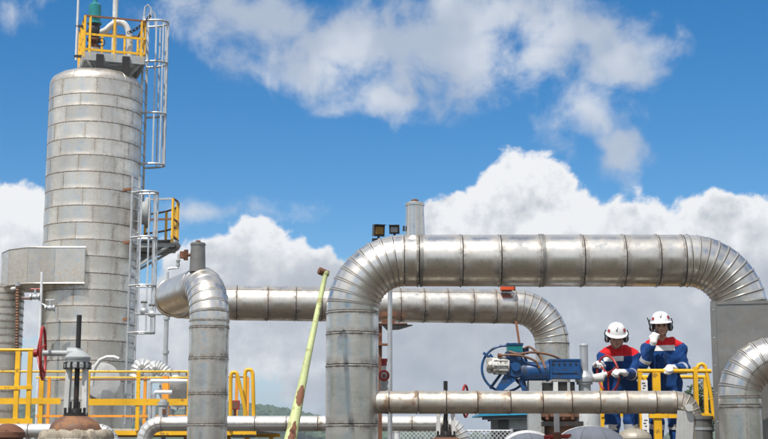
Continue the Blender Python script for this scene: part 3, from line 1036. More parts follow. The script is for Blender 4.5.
# ------------------------------------------------------------------ top platform of the vessel
th = R_(18)
ex, ey = Vector((math.cos(th), math.sin(th), 0)), Vector((-math.sin(th), math.cos(th), 0))
pz = P(112, 53, 35).z
pc0 = P(84, 53, 35.05)
pc0.z = pz
PW, PD = 1.62, 1.5
tp = thing('vessel_top_platform', 'small grey platform with yellow railing on top of the vessel', 'platform', pc0 + ex * PW / 2 + ey * PD / 2)
def tpp(u, v, z=0.0):
    return pc0 + ex * u + ey * v + Vector((0, 0, z))
for j in range(9):
    MB().beam(tpp(.02, (j + .5) * PD / 9), tpp(PW - .02, (j + .5) * PD / 9), PD / 9 - .02, .03, (0, 0, 1)).build('deck_plank', 'galvanised', tp)
for (a, b) in (((0, 0), (PW, 0)), ((PW, 0), (PW, PD)), ((PW, PD), (0, PD)), ((0, PD), (0, 0))):
    MB().beam(tpp(*a, -.06), tpp(*b, -.06), .05, .22, (0, 0, 1)).build('edge_beam', 'grey_paint', tp)
for (u) in (.42, 1.12):
    MB().box(tpp(u, -.05, -.26), (.20, .05, .52), Matrix.Rotation(th, 3, 'Z')).build('hanger_plate', 'dark_steel', tp)
    MB().beam(tpp(u, -.02, -.2), tpp(u, .7, -.55), .08, .1).build('brace', 'dark_steel', tp)
for u in (.1, PW - .1):
    MB().beam(tpp(u, .05, -.12), tpp(PW / 2 + (u - PW / 2) * .4, .5, -.6), .08, .08).build('brace', 'grey_paint', tp)
RH = 1.06
def rail_run(root, pts, posts, h, top='rusty_rail', mid=(.5, .1), pw=.06, mat='yellow_paint', fn=tpp):
    for (u, v) in posts:
        MB().beam(fn(u, v, -.1), fn(u, v, h), pw, pw * .7, (0, 1, 0)).build('post', mat, root)
    for (a, b) in zip(pts[:-1], pts[1:]):
        MB().beam(fn(*a, h), fn(*b, h), .045, .045).build('top_rail', top, root)
        for m in mid:
            MB().beam(fn(*a, h * m), fn(*b, h * m), .03, .06).build('mid_rail', mat, root)
rail_run(tp, [(0, PD), (0, 0), (PW, 0), (PW, PD), (0, PD)],
         [(0, .0), (.14, 0), (.79, 0), (PW - .10, 0), (PW, .06), (0, .5), (0, 1.0), (0, PD), (.62, PD), (1.25, PD), (PW, PD)], RH, mid=(.52, .12))

def on_top(px, Y, z=0.0):
    p = P(px, 50, Y)
    p.z = pz + .015 + z
    return p
# relief valve
rv = on_top(93.5, 35.8)
rvt = thing('relief_valve', 'teal topped relief valve with rusty flanges inside the top railing', 'valve', rv)
MB().lathe([(0, .10), (.10, .10), (.10, .15), (.15, .15), (.15, .09), (.25, .10), (.3, .16), (.36, .16)], rv, n=18).build('inlet', 'pale_grey', rvt)
MB().lathe([(.36, .18), (.42, .18), (.42, .12), (.50, .10), (.56, .19), (.62, .19)], rv, n=18).build('flange', 'rust', rvt)
MB().lathe([(.62, .12), (.72, .17), (.86, .19), (.98, .14), (1.0, .16), (1.04, .16)], rv, n=18).build('body', 'dark_steel', rvt)
MB().lathe([(1.04, .20), (1.10, .20), (1.10, .13), (1.2, .15), (1.22, .17), (1.58, .17), (1.62, .12), (1.66, .06), (1.78, .05), (1.80, 0)], rv, n=20).build('spring_bonnet', 'teal_paint', rvt)
MB().torus(rv + Vector((.22, -.1, .5)), (.4, -1, 0), .11, .014, 20, 6).build('handwheel', 'dark_steel', rvt)
MB().cyl(rv + Vector((.05, -.0, .5)), rv + Vector((.25, -.11, .5)), .02, n=8).build('handwheel_stem', 'dark_steel', rvt)
vp = [rv + Vector((.12, 0, .80)), rv + Vector((.3, 0, .86)), rv + Vector((.45, 0, 1.0)), rv + Vector((.62, 0, 1.10)), rv + Vector((.80, 0, 1.06)), rv + Vector((.92, 0, .9)), rv + Vector((.98, 0, .6)), rv + Vector((1.0, 0, .02))]
def smooth_pts(p, n=5):
    out = []
    for i in range(len(p) - 1):
        a, b, c, d = p[max(i - 1, 0)], p[i], p[i + 1], p[min(i + 2, len(p) - 1)]
        for k in range(n):
            t = k / n
            out.append(.5 * ((2 * b) + (c - a) * t + (2 * a - 5 * b + 4 * c - d) * t * t + (3 * b - a - 3 * c + d) * t ** 3))
    return out + [p[-1]]
MB().tube(smooth_pts(vp), .085, 14).build('discharge_pipe', 'pale_grey', rvt)
vpole = on_top(114, 35.9)
vpt = thing('vent_pipe', 'tall pale grey vent pipe rising from the vessel top platform', 'pipe', vpole)
MB().cyl(vpole, vpole + Vector((0, 0, 2.6)), .075, n=16).build('pipe', 'pale_grey', vpt)
MB().lathe([(0, .14), (.04, .14), (.04, .09), (.10, .08)], vpole, n=16).build('base_flange', 'grey_paint', vpt)
lr = P(76, 60, 35.5)
lrt = thing('lightning_rod', 'thin white rod standing at the left of the top platform', 'rod', lr)
MB().cyl(lr, lr + Vector((0, 0, 3.2)), .035, .028, 10).build('rod', 'white_pipe', lrt)
MB().box(lr + Vector((.08, 0, .1)), (.26, .08, .06)).build('clamp', 'dark_steel', lrt)
MB().box(lr + Vector((.06, 0, .95)), (.2, .06, .05)).build('clamp', 'dark_steel', lrt)

# ------------------------------------------------------------------ ladders, cages and the middle platform
def ladder(label, a0, a1, z0, z1, step=.30, mat='galvanised', loops=False):
    a0, a1 = Vector(a0), Vector(a1)
    base = (a0 + a1) / 2
    base.z = z0
    L = thing('ladder', label, 'ladder', base, 'ladders on the vessel')
    for p in (a0, a1):
        MB().beam((p.x, p.y, z0), (p.x, p.y, z1), .065, .03, (a1 - a0).normalized()).build('stile', mat, L)
    z = z0 + .15
    while z < z1 - .05:
        MB().cyl((a0.x, a0.y, z), (a1.x, a1.y, z), .014, n=6).build('rung', mat, L)
        z += step
    return L
def cage(label, a0, a1, out, rad, hoops, straps_n, mat='galvanised', z0=None, z1=None):
    """hoops from one stile round to the other"""
    a0, a1, out = Vector(a0), Vector(a1), Vector(out).normalized()
    mid = (a0 + a1) / 2
    side = (a1 - a0).normalized()
    hw = (a1 - a0).length / 2
    C = thing('ladder_cage', label, 'ladder cage', (mid.x, mid.y, min(hoops)), 'cages round the ladders')
    def pt(t):
        a = math.pi * t
        ww = hw + (rad * .5 - hw) * min(1, math.sin(a) * 1.6)
        return mid + side * (-math.cos(a) * ww) + out * (math.sin(a) ** .7 * rad)
    for h in hoops:
        MB().tube([Vector((pt(k / 20).x, pt(k / 20).y, h)) for k in range(21)], .030, 6).build('hoop', mat, C)
    for k in range(straps_n):
        p = pt((k + 1) / (straps_n + 1))
        MB().beam((p.x, p.y, min(hoops) - .03), (p.x, p.y, max(hoops) + .03), .042, .016, (0, 1, 0)).build('strap', mat, C)
    return C
ul0, ul1 = P(141.5, 100, 36.15), P(146, 100, 36.75)
zu0, zu1 = P(143, 212, 36.2).z, P(143, 20, 36.2).z
UL = ladder('upper ladder climbing the right side of the vessel to the top platform', ul0, ul1, zu0, zu1 + .1)
for p in (ul0, ul1):
    MB().tube([Vector((p.x, p.y, zu1)) + Vector((0, 0, .1)), Vector((p.x + .02, p.y, zu1 + .35)), Vector((p.x + .10, p.y, zu1 + .42)), Vector((p.x + .18, p.y, zu1 + .33)), Vector((p.x + .2, p.y, zu1 + .0))], .025, 6).build('grab_loop', 'galvanised', UL)
for y in (62, 113, 163):
    z = P(139, y, 36.3).z
    MB().beam((P(134, y, 36.3).x, 36.4, z), (ul0.x, 36.3, z), .09, .07).build('standoff', 'dark_steel', UL)
cage('tall grey safety cage around the upper ladder', ul0, ul1, (1, -.15, 0), M(24, 36.4), [P(155, y, 36.2).z for y in (21, 62, 113, 164)], 6)
chn = thing('safety_chain', 'short dark chain across the ladder opening of the top platform', 'chain', P(139, 32, 35.4))
a, b = P(128, 33, 35.6), P(151, 15, 36)
for k in range(14):
    c = a.lerp(b, (k + .5) / 14) - Vector((0, 0, .08 * math.sin(math.pi * (k + .5) / 14)))
    MB().torus(c, (1, .2, 1) if k % 2 else (-.5, 1, .4), .035, .013, 12, 5).build('link', 'dark_steel', chn)

ll0, ll1 = P(129.5, 280, 34.75), P(136.8, 280, 34.95)
zl0, zl1 = P(133, 424, 34.8).z, P(133, 176, 34.8).z
LL = ladder('lower ladder in front of the right edge of the vessel', ll0, ll1, zl0, zl1)
for y in (189, 242, 319):
    z = P(128, y, 34.8).z
    MB().beam((P(124, y, 34.9).x, 34.95, z), (ll0.x, 34.78, z), .10, .07).build('standoff', 'rusty_rail', LL)
cage('lower grey ladder cage hanging below the middle platform', ll0, ll1, (1, -.35, 0), M(23, 34.9), [P(145, y, 34.8).z for y in (193, 238, 286, 333)], 5)

mz = P(160, 242, 36.0).z
mp = thing('middle_platform', 'curved grating platform with yellow posts halfway up the vessel', 'platform', (vx + RV + .5, YV, mz))
A0, A1, ri, ro = -12, 62, RV + .12, RV + 1.08
def pol(a, r, z):
    return Vector((vx + r * math.cos(R_(a)), YV + r * math.sin(R_(a)), z))
for k in range(12):
    a, b = A0 + (A1 - A0) * k / 12 + .35, A0 + (A1 - A0) * (k + 1) / 12 - .35
    poly = [pol(a, ri, mz - .05), pol(a, ro, mz - .05), pol(b, ro, mz - .05), pol(b, ri, mz - .05)]
    MB().prism(poly, (0, 0, .05)).build('grating_panel', 'dark_steel', mp)
MB().tube([pol(A0 + (A1 - A0) * k / 16, ro + .015, mz - .06) for k in range(17)], .07, 6).build('edge_channel', 'grey_paint', mp)
for a in (A0 + 4, 22, A1 - 4):
    MB().beam(pol(a, RV - .02, mz - .12), pol(a, ro, mz - .12), .08, .12).build('bracket_arm', 'grey_paint', mp)
    MB().beam(pol(a, RV - .02, mz - .75), pol(a, ro - .15, mz - .16), .07, .07).build('bracket_strut', 'grey_paint', mp)
for h, mt in ((1.1, 'rusty_rail'), (.55, 'rusty_rail')):
    MB().tube([pol(A0 + (A1 - A0) * k / 20, ro, mz + h) for k in range(21)], .028, 8).build('handrail', mt, mp)
    MB().beam(pol(A0, ro, mz + h), pol(A0, ri + .25, mz + h), .05, .05).build('end_rail', 'galvanised' if h > 1 else mt, mp)
for a in (A0, -1, 12, 26, 40, 52, A1):
    MB().beam(pol(a, ro, mz - .08), pol(a, ro, mz + 1.1), .065, .05, (math.cos(R_(a)), math.sin(R_(a)), 0)).build('post', 'yellow_paint', mp)
MB().tube([pol(A0 + (A1 - A0) * k / 20, ro - .02, mz + .08) for k in range(21)], .05, 4).build('toe_board', 'rusty_rail', mp)

# instrument pipes to the right of the vessel
ip = thing('instrument_pipe', 'slim grey upright pipe with branch and valve right of the ladder', 'pipe', (P(165.5, 400, 33).x, 33, 0))
xx = P(165.5, 360, 33).x
MB().cyl((xx, 33, 0), (xx, 33, P(165, 318, 33).z), .055, n=12).build('lower_pipe', 'galvanised', ip)
MB().cyl((xx, 33, P(165, 319, 33).z), (xx, 33, P(165, 272, 33).z), .03, n=10).build('upper_pipe', 'galvanised', ip)
MB().tube([Vector((xx, 33, P(165, 269, 33).z)), P(172, 268, 33), P(178, 268, 33), P(178, 260, 33)], .03, 8).build('branch', 'galvanised', ip)
MB().lathe([(0, .05), (.06, .05), (.06, .03), (.14, .06), (.2, .03), (.3, .02)], P(178, 266, 33), n=10).build('branch_valve', 'grey_paint', ip)
for y in (286, 318, 352):
    MB().cyl((xx, 33, P(165, y, 33).z - .04), (xx, 33, P(165, y, 33).z + .04), .08, n=12).build('coupling', 'grey_paint', ip)
MB().cyl(P(136, 314, 34.2), P(170, 314, 33), .03, n=8).build('cross_pipe', 'galvanised', ip)
for x, y in ((144, 311), (152, 314)):
    vb = MB().ball(P(x, y, 33.9), (.11, .09, .09), 12, 8).build('valve_body', 'galvanised', ip)
    MB().cyl(P(x, y, 33.9), P(x, y - 8, 33.9), .035, n=8).build('bonnet', 'grey_paint', vb)
    MB().cyl(P(x - 3, y - 9, 33.9), P(x + 3, y - 9, 33.9), .03, n=8).build('lever', 'dark_steel', vb)

# ------------------------------------------------------------------ left work platform with yellow railings
YR = 27.0
dz = P(100, 431, YR).z
deck = thing('work_platform', 'long low steel platform with yellow edge beams in front of the vessel', 'platform', (P(120, 431, YR).x, 30, 0))
dx0, dx1 = P(-25, 431, YR).x, P(256, 431, YR).x
k = 0
while dx0 + k * .62 < dx1 - .05:
    a = dx0 + k * .62
    b = min(a + .61, dx1)
    MB().box(((a + b) / 2, 30.2, dz + .03), (b - a, 6.2, .04)).build('deck_panel', 'grey_paint', deck)
    k += 1
for Y in (27.06, 33.35):
    MB().beam((dx0, Y, dz - .035), (dx1, Y, dz - .035), .08, .085).build('edge_beam', 'yellow_paint', deck)
for i in range(6):
    x = dx0 + .2 + (dx1 - dx0 - .4) * i / 5
    for Y in (27.3, 33.1):
        MB().beam((x, Y, 0), (x, Y, dz - .08), .1, .1, (0, 1, 0)).build('leg', 'yellow_paint', deck)
for px in (238, 250):
    p = P(px, 436, 27.0)
    MB().box((p.x, 27.0, p.z), (M(11, 27), .02, M(3, 27))).build('hazard_plate', 'dark_steel', deck)

def railing(label, Y, posts, rails, post_y, pw, group='yellow railings on the left platform', pmat='yellow_paint'):
    """posts: pixel columns; rails: (x0, x1, y, height px, material, part name)"""
    r = thing('railing', label, 'railing', P(posts[0], post_y[1], Y), group)
    for x in posts:
        a, b = P(x, post_y[1], Y), P(x, post_y[0], Y)
        MB().beam((a.x, Y, a.z), (a.x, Y, b.z), M(pw, Y), .05, (0, 1, 0)).build('post', pmat, r)
    for (x0, x1, y, h, mt, nm) in rails:
        a, b = P(x0, y, Y), P(x1, y, Y)
        if nm == 'top_rail':
            MB().cyl((a.x, Y - .004, a.z), (b.x, Y - .004, b.z), M(h, Y) / 2, n=10).build(nm, mt, r)
        else:
            MB().beam((a.x, Y - .032, a.z), (b.x, Y - .032, b.z), .012, M(h, Y)).build(nm, mt, r)
    return r
railing('front yellow railing with broad knee plates behind the gate valve', 27.0, (-8, 40, 86.5, 137, 188),
        [(-14, 190, 371.5, 2.2, 'yellow_paint', 'top_rail'), (-14, 61, 401, 6.0, 'yellow_paint', 'knee_plate'), (85, 190, 402, 6.4, 'yellow_paint', 'knee_plate')], (371.5, 430), 3.6)
railing('thinner rear railing of orange posts close to the vessel', 31.0, (39, 47.5, 144, 167, 236, 247),
        [(36, 190, 377.5, 1.8, 'yellow_paint', 'top_rail'), (188, 248, 377, 1.6, 'rusty_rail', 'top_rail'), (36, 190, 416, 2.2, 'orange_paint', 'knee_plate'), (60, 170, 379.6, 1.4, 'rusty_rail', 'knee_plate')], (377, 427), 3.0, pmat='orange_paint')
railing('stout yellow railing corner with two posts at the left picture edge', 24.0, (-9, 14.5, 27),
        [(-12, 34, 350, 3.2, 'yellow_paint', 'top_rail'), (-12, 33, 387.5, 3.6, 'yellow_paint', 'knee_plate'), (-12, 33, 421, 5.4, 'yellow_paint', 'toe_plate')], (350, 437), 4.6)
ldk = thing('corner_landing', 'small steel landing carrying the stout yellow railing corner at left', 'platform', (P(10, 437, 24).x, 25, 0))
lx0, lx1, lz = P(-14, 437, 24).x, P(34, 437, 24).x, P(10, 437, 24).z
for j in range(3):
    MB().box(((lx0 + lx1) / 2, 24.3 + j * .56, lz - .03), (lx1 - lx0, .55, .05)).build('deck_panel', 'grey_paint', ldk)
for x in (lx0 + .06, lx1 - .06):
    for Y in (24.1, 25.6):
        MB().beam((x, Y, 0), (x, Y, lz - .055), .08, .08, (0, 1, 0)).build('leg', 'yellow_paint', ldk)
hr = thing('hoop_handrail', 'left sloping one of two yellow hooped stair handrails beside the pipe leg', 'handrail', P(231, 430, 27), 'hooped stair handrails')
MB().tube(smooth_pts([P(230.5, 430, 27), P(230.5, 385, 27), P(231.5, 374, 27), P(234.5, 372.5, 27), P(237.5, 376, 27), P(243, 400, 27), P(246, 415, 27)]), M(1.9, 27), 8).build('hoop', 'yellow_paint', hr)
hr = thing('hoop_handrail', 'right upright one of two yellow hooped stair handrails beside the pipe leg', 'handrail', P(249, 430, 27.2), 'hooped stair handrails')
MB().tube(smooth_pts([P(245, 430, 27.2), P(245, 385, 27.2), P(245.5, 372, 27.2), P(248.5, 369.5, 27.2), P(252, 371.5, 27.2), P(253, 382, 27.2), P(254, 430, 27.2)]), M(1.9, 27), 8).build('hoop', 'yellow_paint', hr)
rb_ = thing('junction_box', 'small dark red box behind the hooped yellow handrail', 'box', P(235, 425, 29))
c = P(235, 405, 29)
MB().box(c, (M(9, 29), .2, M(9, 29))).build('case', 'red_paint', rb_)
MB().beam((c.x, 29, dz), (c.x, 29, c.z), .06, .06, (0, 1, 0)).build('stand', 'rust', rb_)
MB().box(c - Vector((0, .105, 0)), (M(7, 29), .012, M(7, 29))).build('door', 'rust', rb_)

# insulated exchanger and flexible ducting behind the railing
exg = thing('heat_exchanger', 'rounded grey insulated exchanger behind the railing beside the pipe leg', 'exchanger', (P(176, 430, 32).x, 32, dz))
c = P(178, 391, 32)
MB().lathe([(-1.2, .30), (-1.2, .40), (.5, .40), (.58, .32), (.64, .18), (.66, 0)], c, (.15, -1, 0), 30).build('shell', 'cladding_dull', exg)
MB().lathe([(.50, .39), (.50, .45), (.54, .45), (.54, .39)], c, (.15, -1, 0), 30).build('flange', 'grey_paint', exg)
bolts(exg, c + Vector((.15, -1, 0)).normalized() * .52, (.15, -1, 0), .42, 14, .018, .12, 'dark_steel')
for s in (-.2, .2):
    MB().box((c.x + s, 32.3, (dz + .05 + c.z - .3) / 2), (.1, .3, c.z - .3 - dz - .05)).build('saddle', 'grey_paint', exg)
fd = thing('flexible_duct', 'crumpled silver foil duct arching behind the yellow rail', 'duct', P(150, 377, 31.8))
pts = smooth_pts([P(x, y, 31.8) for x, y in ((136, 378), (139, 367), (145, 365), (150, 371), (155, 367), (161, 369), (168, 375), (172, 382))], 6)
MB().tube(pts, [.16 + (.022 if k % 2 else -.01) for k in range(len(pts))], 14).build('duct', 'cladding_bright', fd)
for x0, x1, y, lb in ((150, 190, 381, 'taller slim grey hooked pipe behind the yellow knee plate'), (154, 172, 392, 'shorter slim grey hooked pipe behind the yellow knee plate')):
    db = thing('drain_pipe', lb, 'pipe', P(x0, 430, 29), 'hooked drain pipes')
    MB().tube(smooth_pts([P(x0, 430, 29), P(x0, y + 8, 29), P(x0 + 1, y + 1, 29), P(x0 + 5, y, 29), P(x1, y, 29)]), .045, 8).build('hook_pipe', 'galvanised', db)
    MB().cyl(P(x0, 404, 29), P(x0, 400, 29), .07, n=10).build('coupling', 'grey_paint', db)
bp = thing('bracket_post', 'tan steel post standing right of the vessel behind the railing', 'post', P(165, 430, 30))
MB().beam(P(165.5, 430, 30), P(165.5, 376, 30), .13, .1, (0, 1, 0)).build('post', 'orange_paint', bp)
MB().box(P(165.5, 430, 30) + Vector((0, 0, .02)), (.28, .28, .03)).build('base_plate', 'rust', bp)

# ------------------------------------------------------------------ big gate valve in the left foreground
YH = 15.5
def gate_valve(px, Y, label, wheel, y_dome_base, y_dome_top, y_yoke, y_bonnet, y_stem, s=1.0, body=True, bonnet_mat='grey_paint', yoke_mat='pale_grey', wheel_mat='red_paint', dome_mat='rusty_brown'):
    b = P(px, y_dome_base, Y)
    x = b.x
    g = thing('gate_valve', label, 'valve', (x, Y, 0), 'hand operated gate valves')
    z = lambda yy: P(px, yy, Y).z
    if body:
        R = M(25.5, Y)
        hd_ = z(y_dome_top) - z(y_dome_base)
        dome = MB().lathe([(-.02, R)] + [(hd_ * math.sin(a * math.pi / 16), R * math.cos(a * math.pi / 16)) for a in range(0, 8)] + [(hd_, .02)], (x, Y, z(y_dome_base)), n=36).build('body_dome', dome_mat, g)
        MB().lathe([(0, R * 1.02), (z(y_dome_base) - .35, R * 1.02), (z(y_dome_base) - .02, R * 1.03)], (x, Y, 0), n=36).build('body', 'rust', g)
    zt = z(y_dome_top)
    fl = MB().lathe([(-.03, M(12, Y) * s), (.015, M(12, Y) * s), (.015, M(7, Y) * s), (.06, M(6, Y) * s)], (x, Y, zt), n=24).build('gland_flange', 'dark_steel', g)
    bolts(fl, (x, Y, zt + .02), (0, 0, 1), M(10.3, Y) * s, 8, .018 * s, .10 * s)
    for k in (-1, 1):
        MB().beam((x + k * M(9.2, Y) * s, Y, zt - .01), (x + k * M(8.0, Y) * s, Y, z(y_yoke) + .02), M(4.6, Y) * s, .10 * s, (0, 1, 0)).build('yoke_leg', yoke_mat, g)
        MB().cyl((x + k * M(4.2, Y) * s, Y - .05, zt), (x + k * M(4.2, Y) * s, Y - .05, zt + .14), .012 * s, n=8).build('gland_bolt', 'dark_steel', g)
    hb_ = z(y_bonnet) - z(y_yoke)
    rB = M(12.8, Y) * s
    bn = MB().lathe([(0, rB * .8), (.0, rB), (hb_ * .22, rB * 1.02), (hb_ * .25, rB * .92), (hb_ * .45, rB * .95), (hb_ * .5, rB), (hb_ * .6, rB), (hb_ * .78, rB * .78), (hb_ * .93, rB * .45), (hb_ * 1.0, rB * .32), (hb_ * 1.08, rB * .3)], (x, Y, z(y_yoke)), n=30).build('gear_bonnet', bonnet_mat, g)
    bolts(bn, (x, Y, z(y_yoke) + hb_ * .12), (0, 0, 1), rB * .97, 12, .016 * s, hb_ * .38)
    MB().cyl((x, Y, zt - .02), (x, Y, z(y_stem)), M(2.5, Y) * s, n=14).build('stem', 'dark_steel', g)
    wx, wy, WY, wr, wax = wheel
    wc = P(wx, wy, WY)
    ax_ = Vector(wax).normalized()
    handwheel(g, wc, ax_, wr, .017 * s, wheel_mat, 5, .045 * s, dish=.06 * s)
    hubp = Vector((x, Y, wc.z))
    MB().cyl(wc, hubp, .032 * s, n=12).build('wheel_shaft', bonnet_mat, g)
    MB().cyl(hubp + (wc - hubp) * .30, hubp, .065 * s, n=16).build('pinion_housing', bonnet_mat, g)
    return g
gate_valve(75, YH, 'big grey gate valve with red handwheel on a rusty dome at left', (43.0, 353, YH - .02, M(26, YH), (1, .15, .03)), 431, 414, 368, 350, 315)
wl = thing('insulation_wrap', 'frayed beige mineral wool wrap around the rusty valve base at lower left', 'insulation', (P(76, 438, YH).x, YH, 0))
mb = MB()
rl = []
rw = random.Random(5)
zwt = P(76, 430.5, YH).z
n = 130
prof = [(0, .40), (zwt - .3, .40), (zwt - .2, .40), (zwt - .12, .405), (zwt - .07, .41), (zwt - .03, .40), (zwt, .37), (zwt + .004, .31), (zwt - .03, .29)]
vs = []
for (h, r) in prof:
    for k in range(n):
        a = 2 * math.pi * k / n
        q = r + rw.uniform(-.011, .011) + .012 * math.sin(a * 9 + h * 14)
        vs.append((P(76, 438, YH).x + q * math.cos(a), YH + q * math.sin(a), h + (rw.uniform(-.008, .008) + .010 * math.sin(a * 13)) * (h > .1)))
fs = [(i * n + k, i * n + (k + 1) % n, (i + 1) * n + (k + 1) % n, (i + 1) * n + k) for i in range(len(prof) - 1) for k in range(n)]
mb.add(vs, fs)
mb.build('wool_blanket', 'wool', wl, angle=180)
for dzw in (.10, .45):
    MB().torus((P(76, 438, YH).x, YH, zwt - dzw), (0, 0, 1), .41, .006, 40, 5).build('tie_wire', 'galvanised', wl)

gate_valve(446, 17.2, 'pale gate valve half hidden behind the low thin pipe with red wheel', (465.5, 401, 16.9, M(15.5, 17), (1, -.25, 0)), 450, 436, 405, 394, 381, s=.85, body=True, bonnet_mat='grey_paint', yoke_mat='pale_grey', wheel_mat='red_paint', dome_mat='rust')

# ------------------------------------------------------------------ leaning green pole
gpole = thing('leaning_pole', 'tapered light green pole with rust patches leaning against the front loop', 'pole', (P(275, 470, 10.8).x, 10.8, 0))
ptop, pmid = P(325.5, 274, 12.45), P(292, 432, 11.4)
pdir = (pmid - ptop).normalized()
pbot = ptop + pdir * ((ptop.z - .0) / -pdir.z)
gpole.location = pbot
ORG[gpole] = pbot.copy()
Lp = (pmid - ptop).length
rt, rm_ = M(2.5, 12.5), M(6.0, 11.4)
def prad(d):
    return rt + (rm_ - rt) * min(d / Lp, 1.15) ** 2.2
MB().tube([ptop + pdir * d for d in [Lp * k / 8 for k in range(11)] + [(pbot - ptop).length]], [prad(Lp * k / 8) for k in range(11)] + [prad(9)], 24).build('shaft', 'green_pole', gpole)
MB().ball(ptop, .036, 14, 8).build('knuckle', 'green_pole', gpole)
MB().cyl(ptop + Vector((.02, .02, .0)), ptop + Vector((-.06, -.02, .03)), .034, n=14).build('end_socket', 'rust', gpole)
def patch(d0, d1, halfang, square=False):
    """a shell piece of the shaft, facing the camera"""
    vs, fs = [], []
    view = (Vector((0, 0, CAMZ)) - (ptop + pdir * (d0 + d1) / 2)).normalized()
    e1 = (view - pdir * view.dot(pdir)).normalized()
    e2 = pdir.cross(e1)
    nu, nv = 14, 8
    for i in range(nu + 1):
        t = i / nu
        d = d0 + (d1 - d0) * t
        wdt = 1.0 if square else math.sin(math.pi * min(max(t, .02), .98)) ** .55
        for j in range(nv + 1):
            a = (j / nv - .5) * 2 * halfang * wdt + .12 * math.sin(i * 1.7) * wdt - .15
            vs.append(ptop + pdir * d + (e1 * math.cos(a) + e2 * math.sin(a)) * (prad(d) + .002))
    for i in range(nu):
        for j in range(nv):
            fs.append((i * (nv + 1) + j, i * (nv + 1) + j + 1, (i + 1) * (nv + 1) + j + 1, (i + 1) * (nv + 1) + j))
    MB().add(vs, fs).build('rust_patch', 'rust', gpole)
patch(Lp * .74, Lp * .865, .85)
patch(Lp * .955, Lp * 1.12, .55)

# ------------------------------------------------------------------ flood lights on a mast behind the loop
YM = 17.0
lm = thing('floodlight_mast', 'slim mast with two dark floodlights showing above the big loop', 'floodlight', (P(390, 380, YM).x, YM, 0))
zx = P(390, 240, YM).z
xm = P(390, 380, YM).x
MB().cyl((xm, YM, 0), (xm, YM, zx), .03, n=12).build('mast', 'galvanised', lm)
MB().beam((P(372, 240, YM).x, YM, zx), (P(401, 240, YM).x, YM, zx), .04, .04).build('crossbar', 'dark_steel', lm)
MB().box((xm, YM, .02), (.25, .25, .04)).build('base_plate', 'concrete', lm)
for (x, y, wpx, hpx, lens, rz) in ((378.5, 230.5, 11, 12, 'lens_amber', .25), (394.5, 229.5, 10, 9, 'lens_grey', -.1)):
    c = P(x, y, YM)
    rot = Matrix.Rotation(rz, 3, 'Z') @ Matrix.Rotation(.15, 3, 'X')
    hs = MB().box(c, (M(wpx, YM), .10, M(hpx, YM)), rot).build('lamp_housing', 'dark_steel', lm)
    MB().box(c + rot @ Vector((0, -.052, 0)), (M(wpx, YM) * .72, .008, M(hpx, YM) * .62), rot).build('lens', lens, hs)
    MB().box(c + rot @ Vector((0, -.06, M(hpx, YM) * .48)), (M(wpx, YM) * 1.05, .06, .012), rot).build('visor', 'dark_steel', hs)
    MB().beam(c, (c.x, YM, zx), .03, .03, (0, 1, 0)).build('yoke', 'dark_steel', hs)

# ------------------------------------------------------------------ motorised blue actuator and its valve
YX = 15.0
ac = thing('valve_actuator', 'blue motorised valve actuator with large blue handwheel behind the thin pipe', 'actuator', P(549, 392, YX))
def Q(x, y, dy=0.0):
    return P(x, y, YX) + Vector((0, dy, 0))
m1 = M(1, YX)
hw_c = Q(505.8, 367.8, .12)
wl_ = MB().torus(hw_c, (-.12, -1, .05), m1 * 23, .014, 56, 8).build('handwheel', 'blue_paint', ac)
for (x, y) in ((491, 388), (524, 386), (484, 352), (521, 350)):
    MB().beam(hw_c, Q(x, y, .12), .055 if y > 370 else .02, .03).build('spoke', 'blue_paint', wl_)
MB().prism([Q(486.5, 361, .10), Q(491, 352.5, .10), Q(497, 358.5, .10)], (0, .02, 0)).build('wheel_web', 'blue_paint', wl_)
gb = MB()
gb.lathe([(-.12, m1 * 9), (-.10, m1 * 11.5), (.06, m1 * 11.5), (.075, m1 * 10), (.075, m1 * 5), (.10, m1 * 4.6), (.10, 0)], Q(515, 367), (0, -1, 0), 28)
gb.box(Q(513, 359), (m1 * 15, .16, m1 * 14))
gbo = gb.build('gear_housing', 'blue_paint', ac)
bolts(gbo, Q(515, 367) + Vector((0, -.07, 0)), (0, -1, 0), m1 * 10.2, 10, .010, .05)
MB().prism([Q(506, 372, -.06), Q(516, 380, -.06), Q(501, 392, -.06), Q(495, 390, -.06)], (0, .10, 0)).build('support_foot', 'blue_paint', ac)
MB().prism([Q(518, 379, -.04), Q(524, 377, -.04), Q(528, 392, -.04), Q(523, 392, -.04)], (0, .08, 0)).build('support_foot', 'blue_paint', ac)
mt = MB().lathe([(0, m1 * 7.6), (m1 * 8, m1 * 7.8), (m1 * 8.2, m1 * 7.0), (m1 * 9, m1 * 7.0), (m1 * 9.2, m1 * 7.8), (m1 * 17, m1 * 7.6), (m1 * 17.2, m1 * 8), (m1 * 20, m1 * 7.8), (m1 * 22, m1 * 6), (m1 * 22.3, 0)], Q(508.5, 365.8, -.03), (-1, 0, .02), 28).build('motor', 'chipped_white', ac)
for k in range(10):
    a = 2 * math.pi * k / 10
    d = Vector((0, math.cos(a), math.sin(a))) * m1 * 8.0
    MB().beam(Q(507, 365.8, -.03) + d, Q(493, 365.8, -.03) + d, .012, .02, tuple(d)).build('cooling_fin', 'chipped_white', mt)
tb = MB().box(Q(514.5, 348.6), (m1 * 15, .15, m1 * 8.2)).build('terminal_box', 'teal_paint', ac)
MB().box(Q(514.5, 344.4), (m1 * 16.4, .17, m1 * 1.8)).build('lid', 'blue_paint', tb)
for k in range(3):
    MB().cyl(Q(508 + k * 6, 345), Q(508 + k * 6, 342.8), .012, n=6).build('lid_bolt', 'dark_steel', tb)
MB().box(Q(524, 351, .02), (m1 * 9, .1, m1 * 6)).build('switch_box', 'blue_paint', ac)
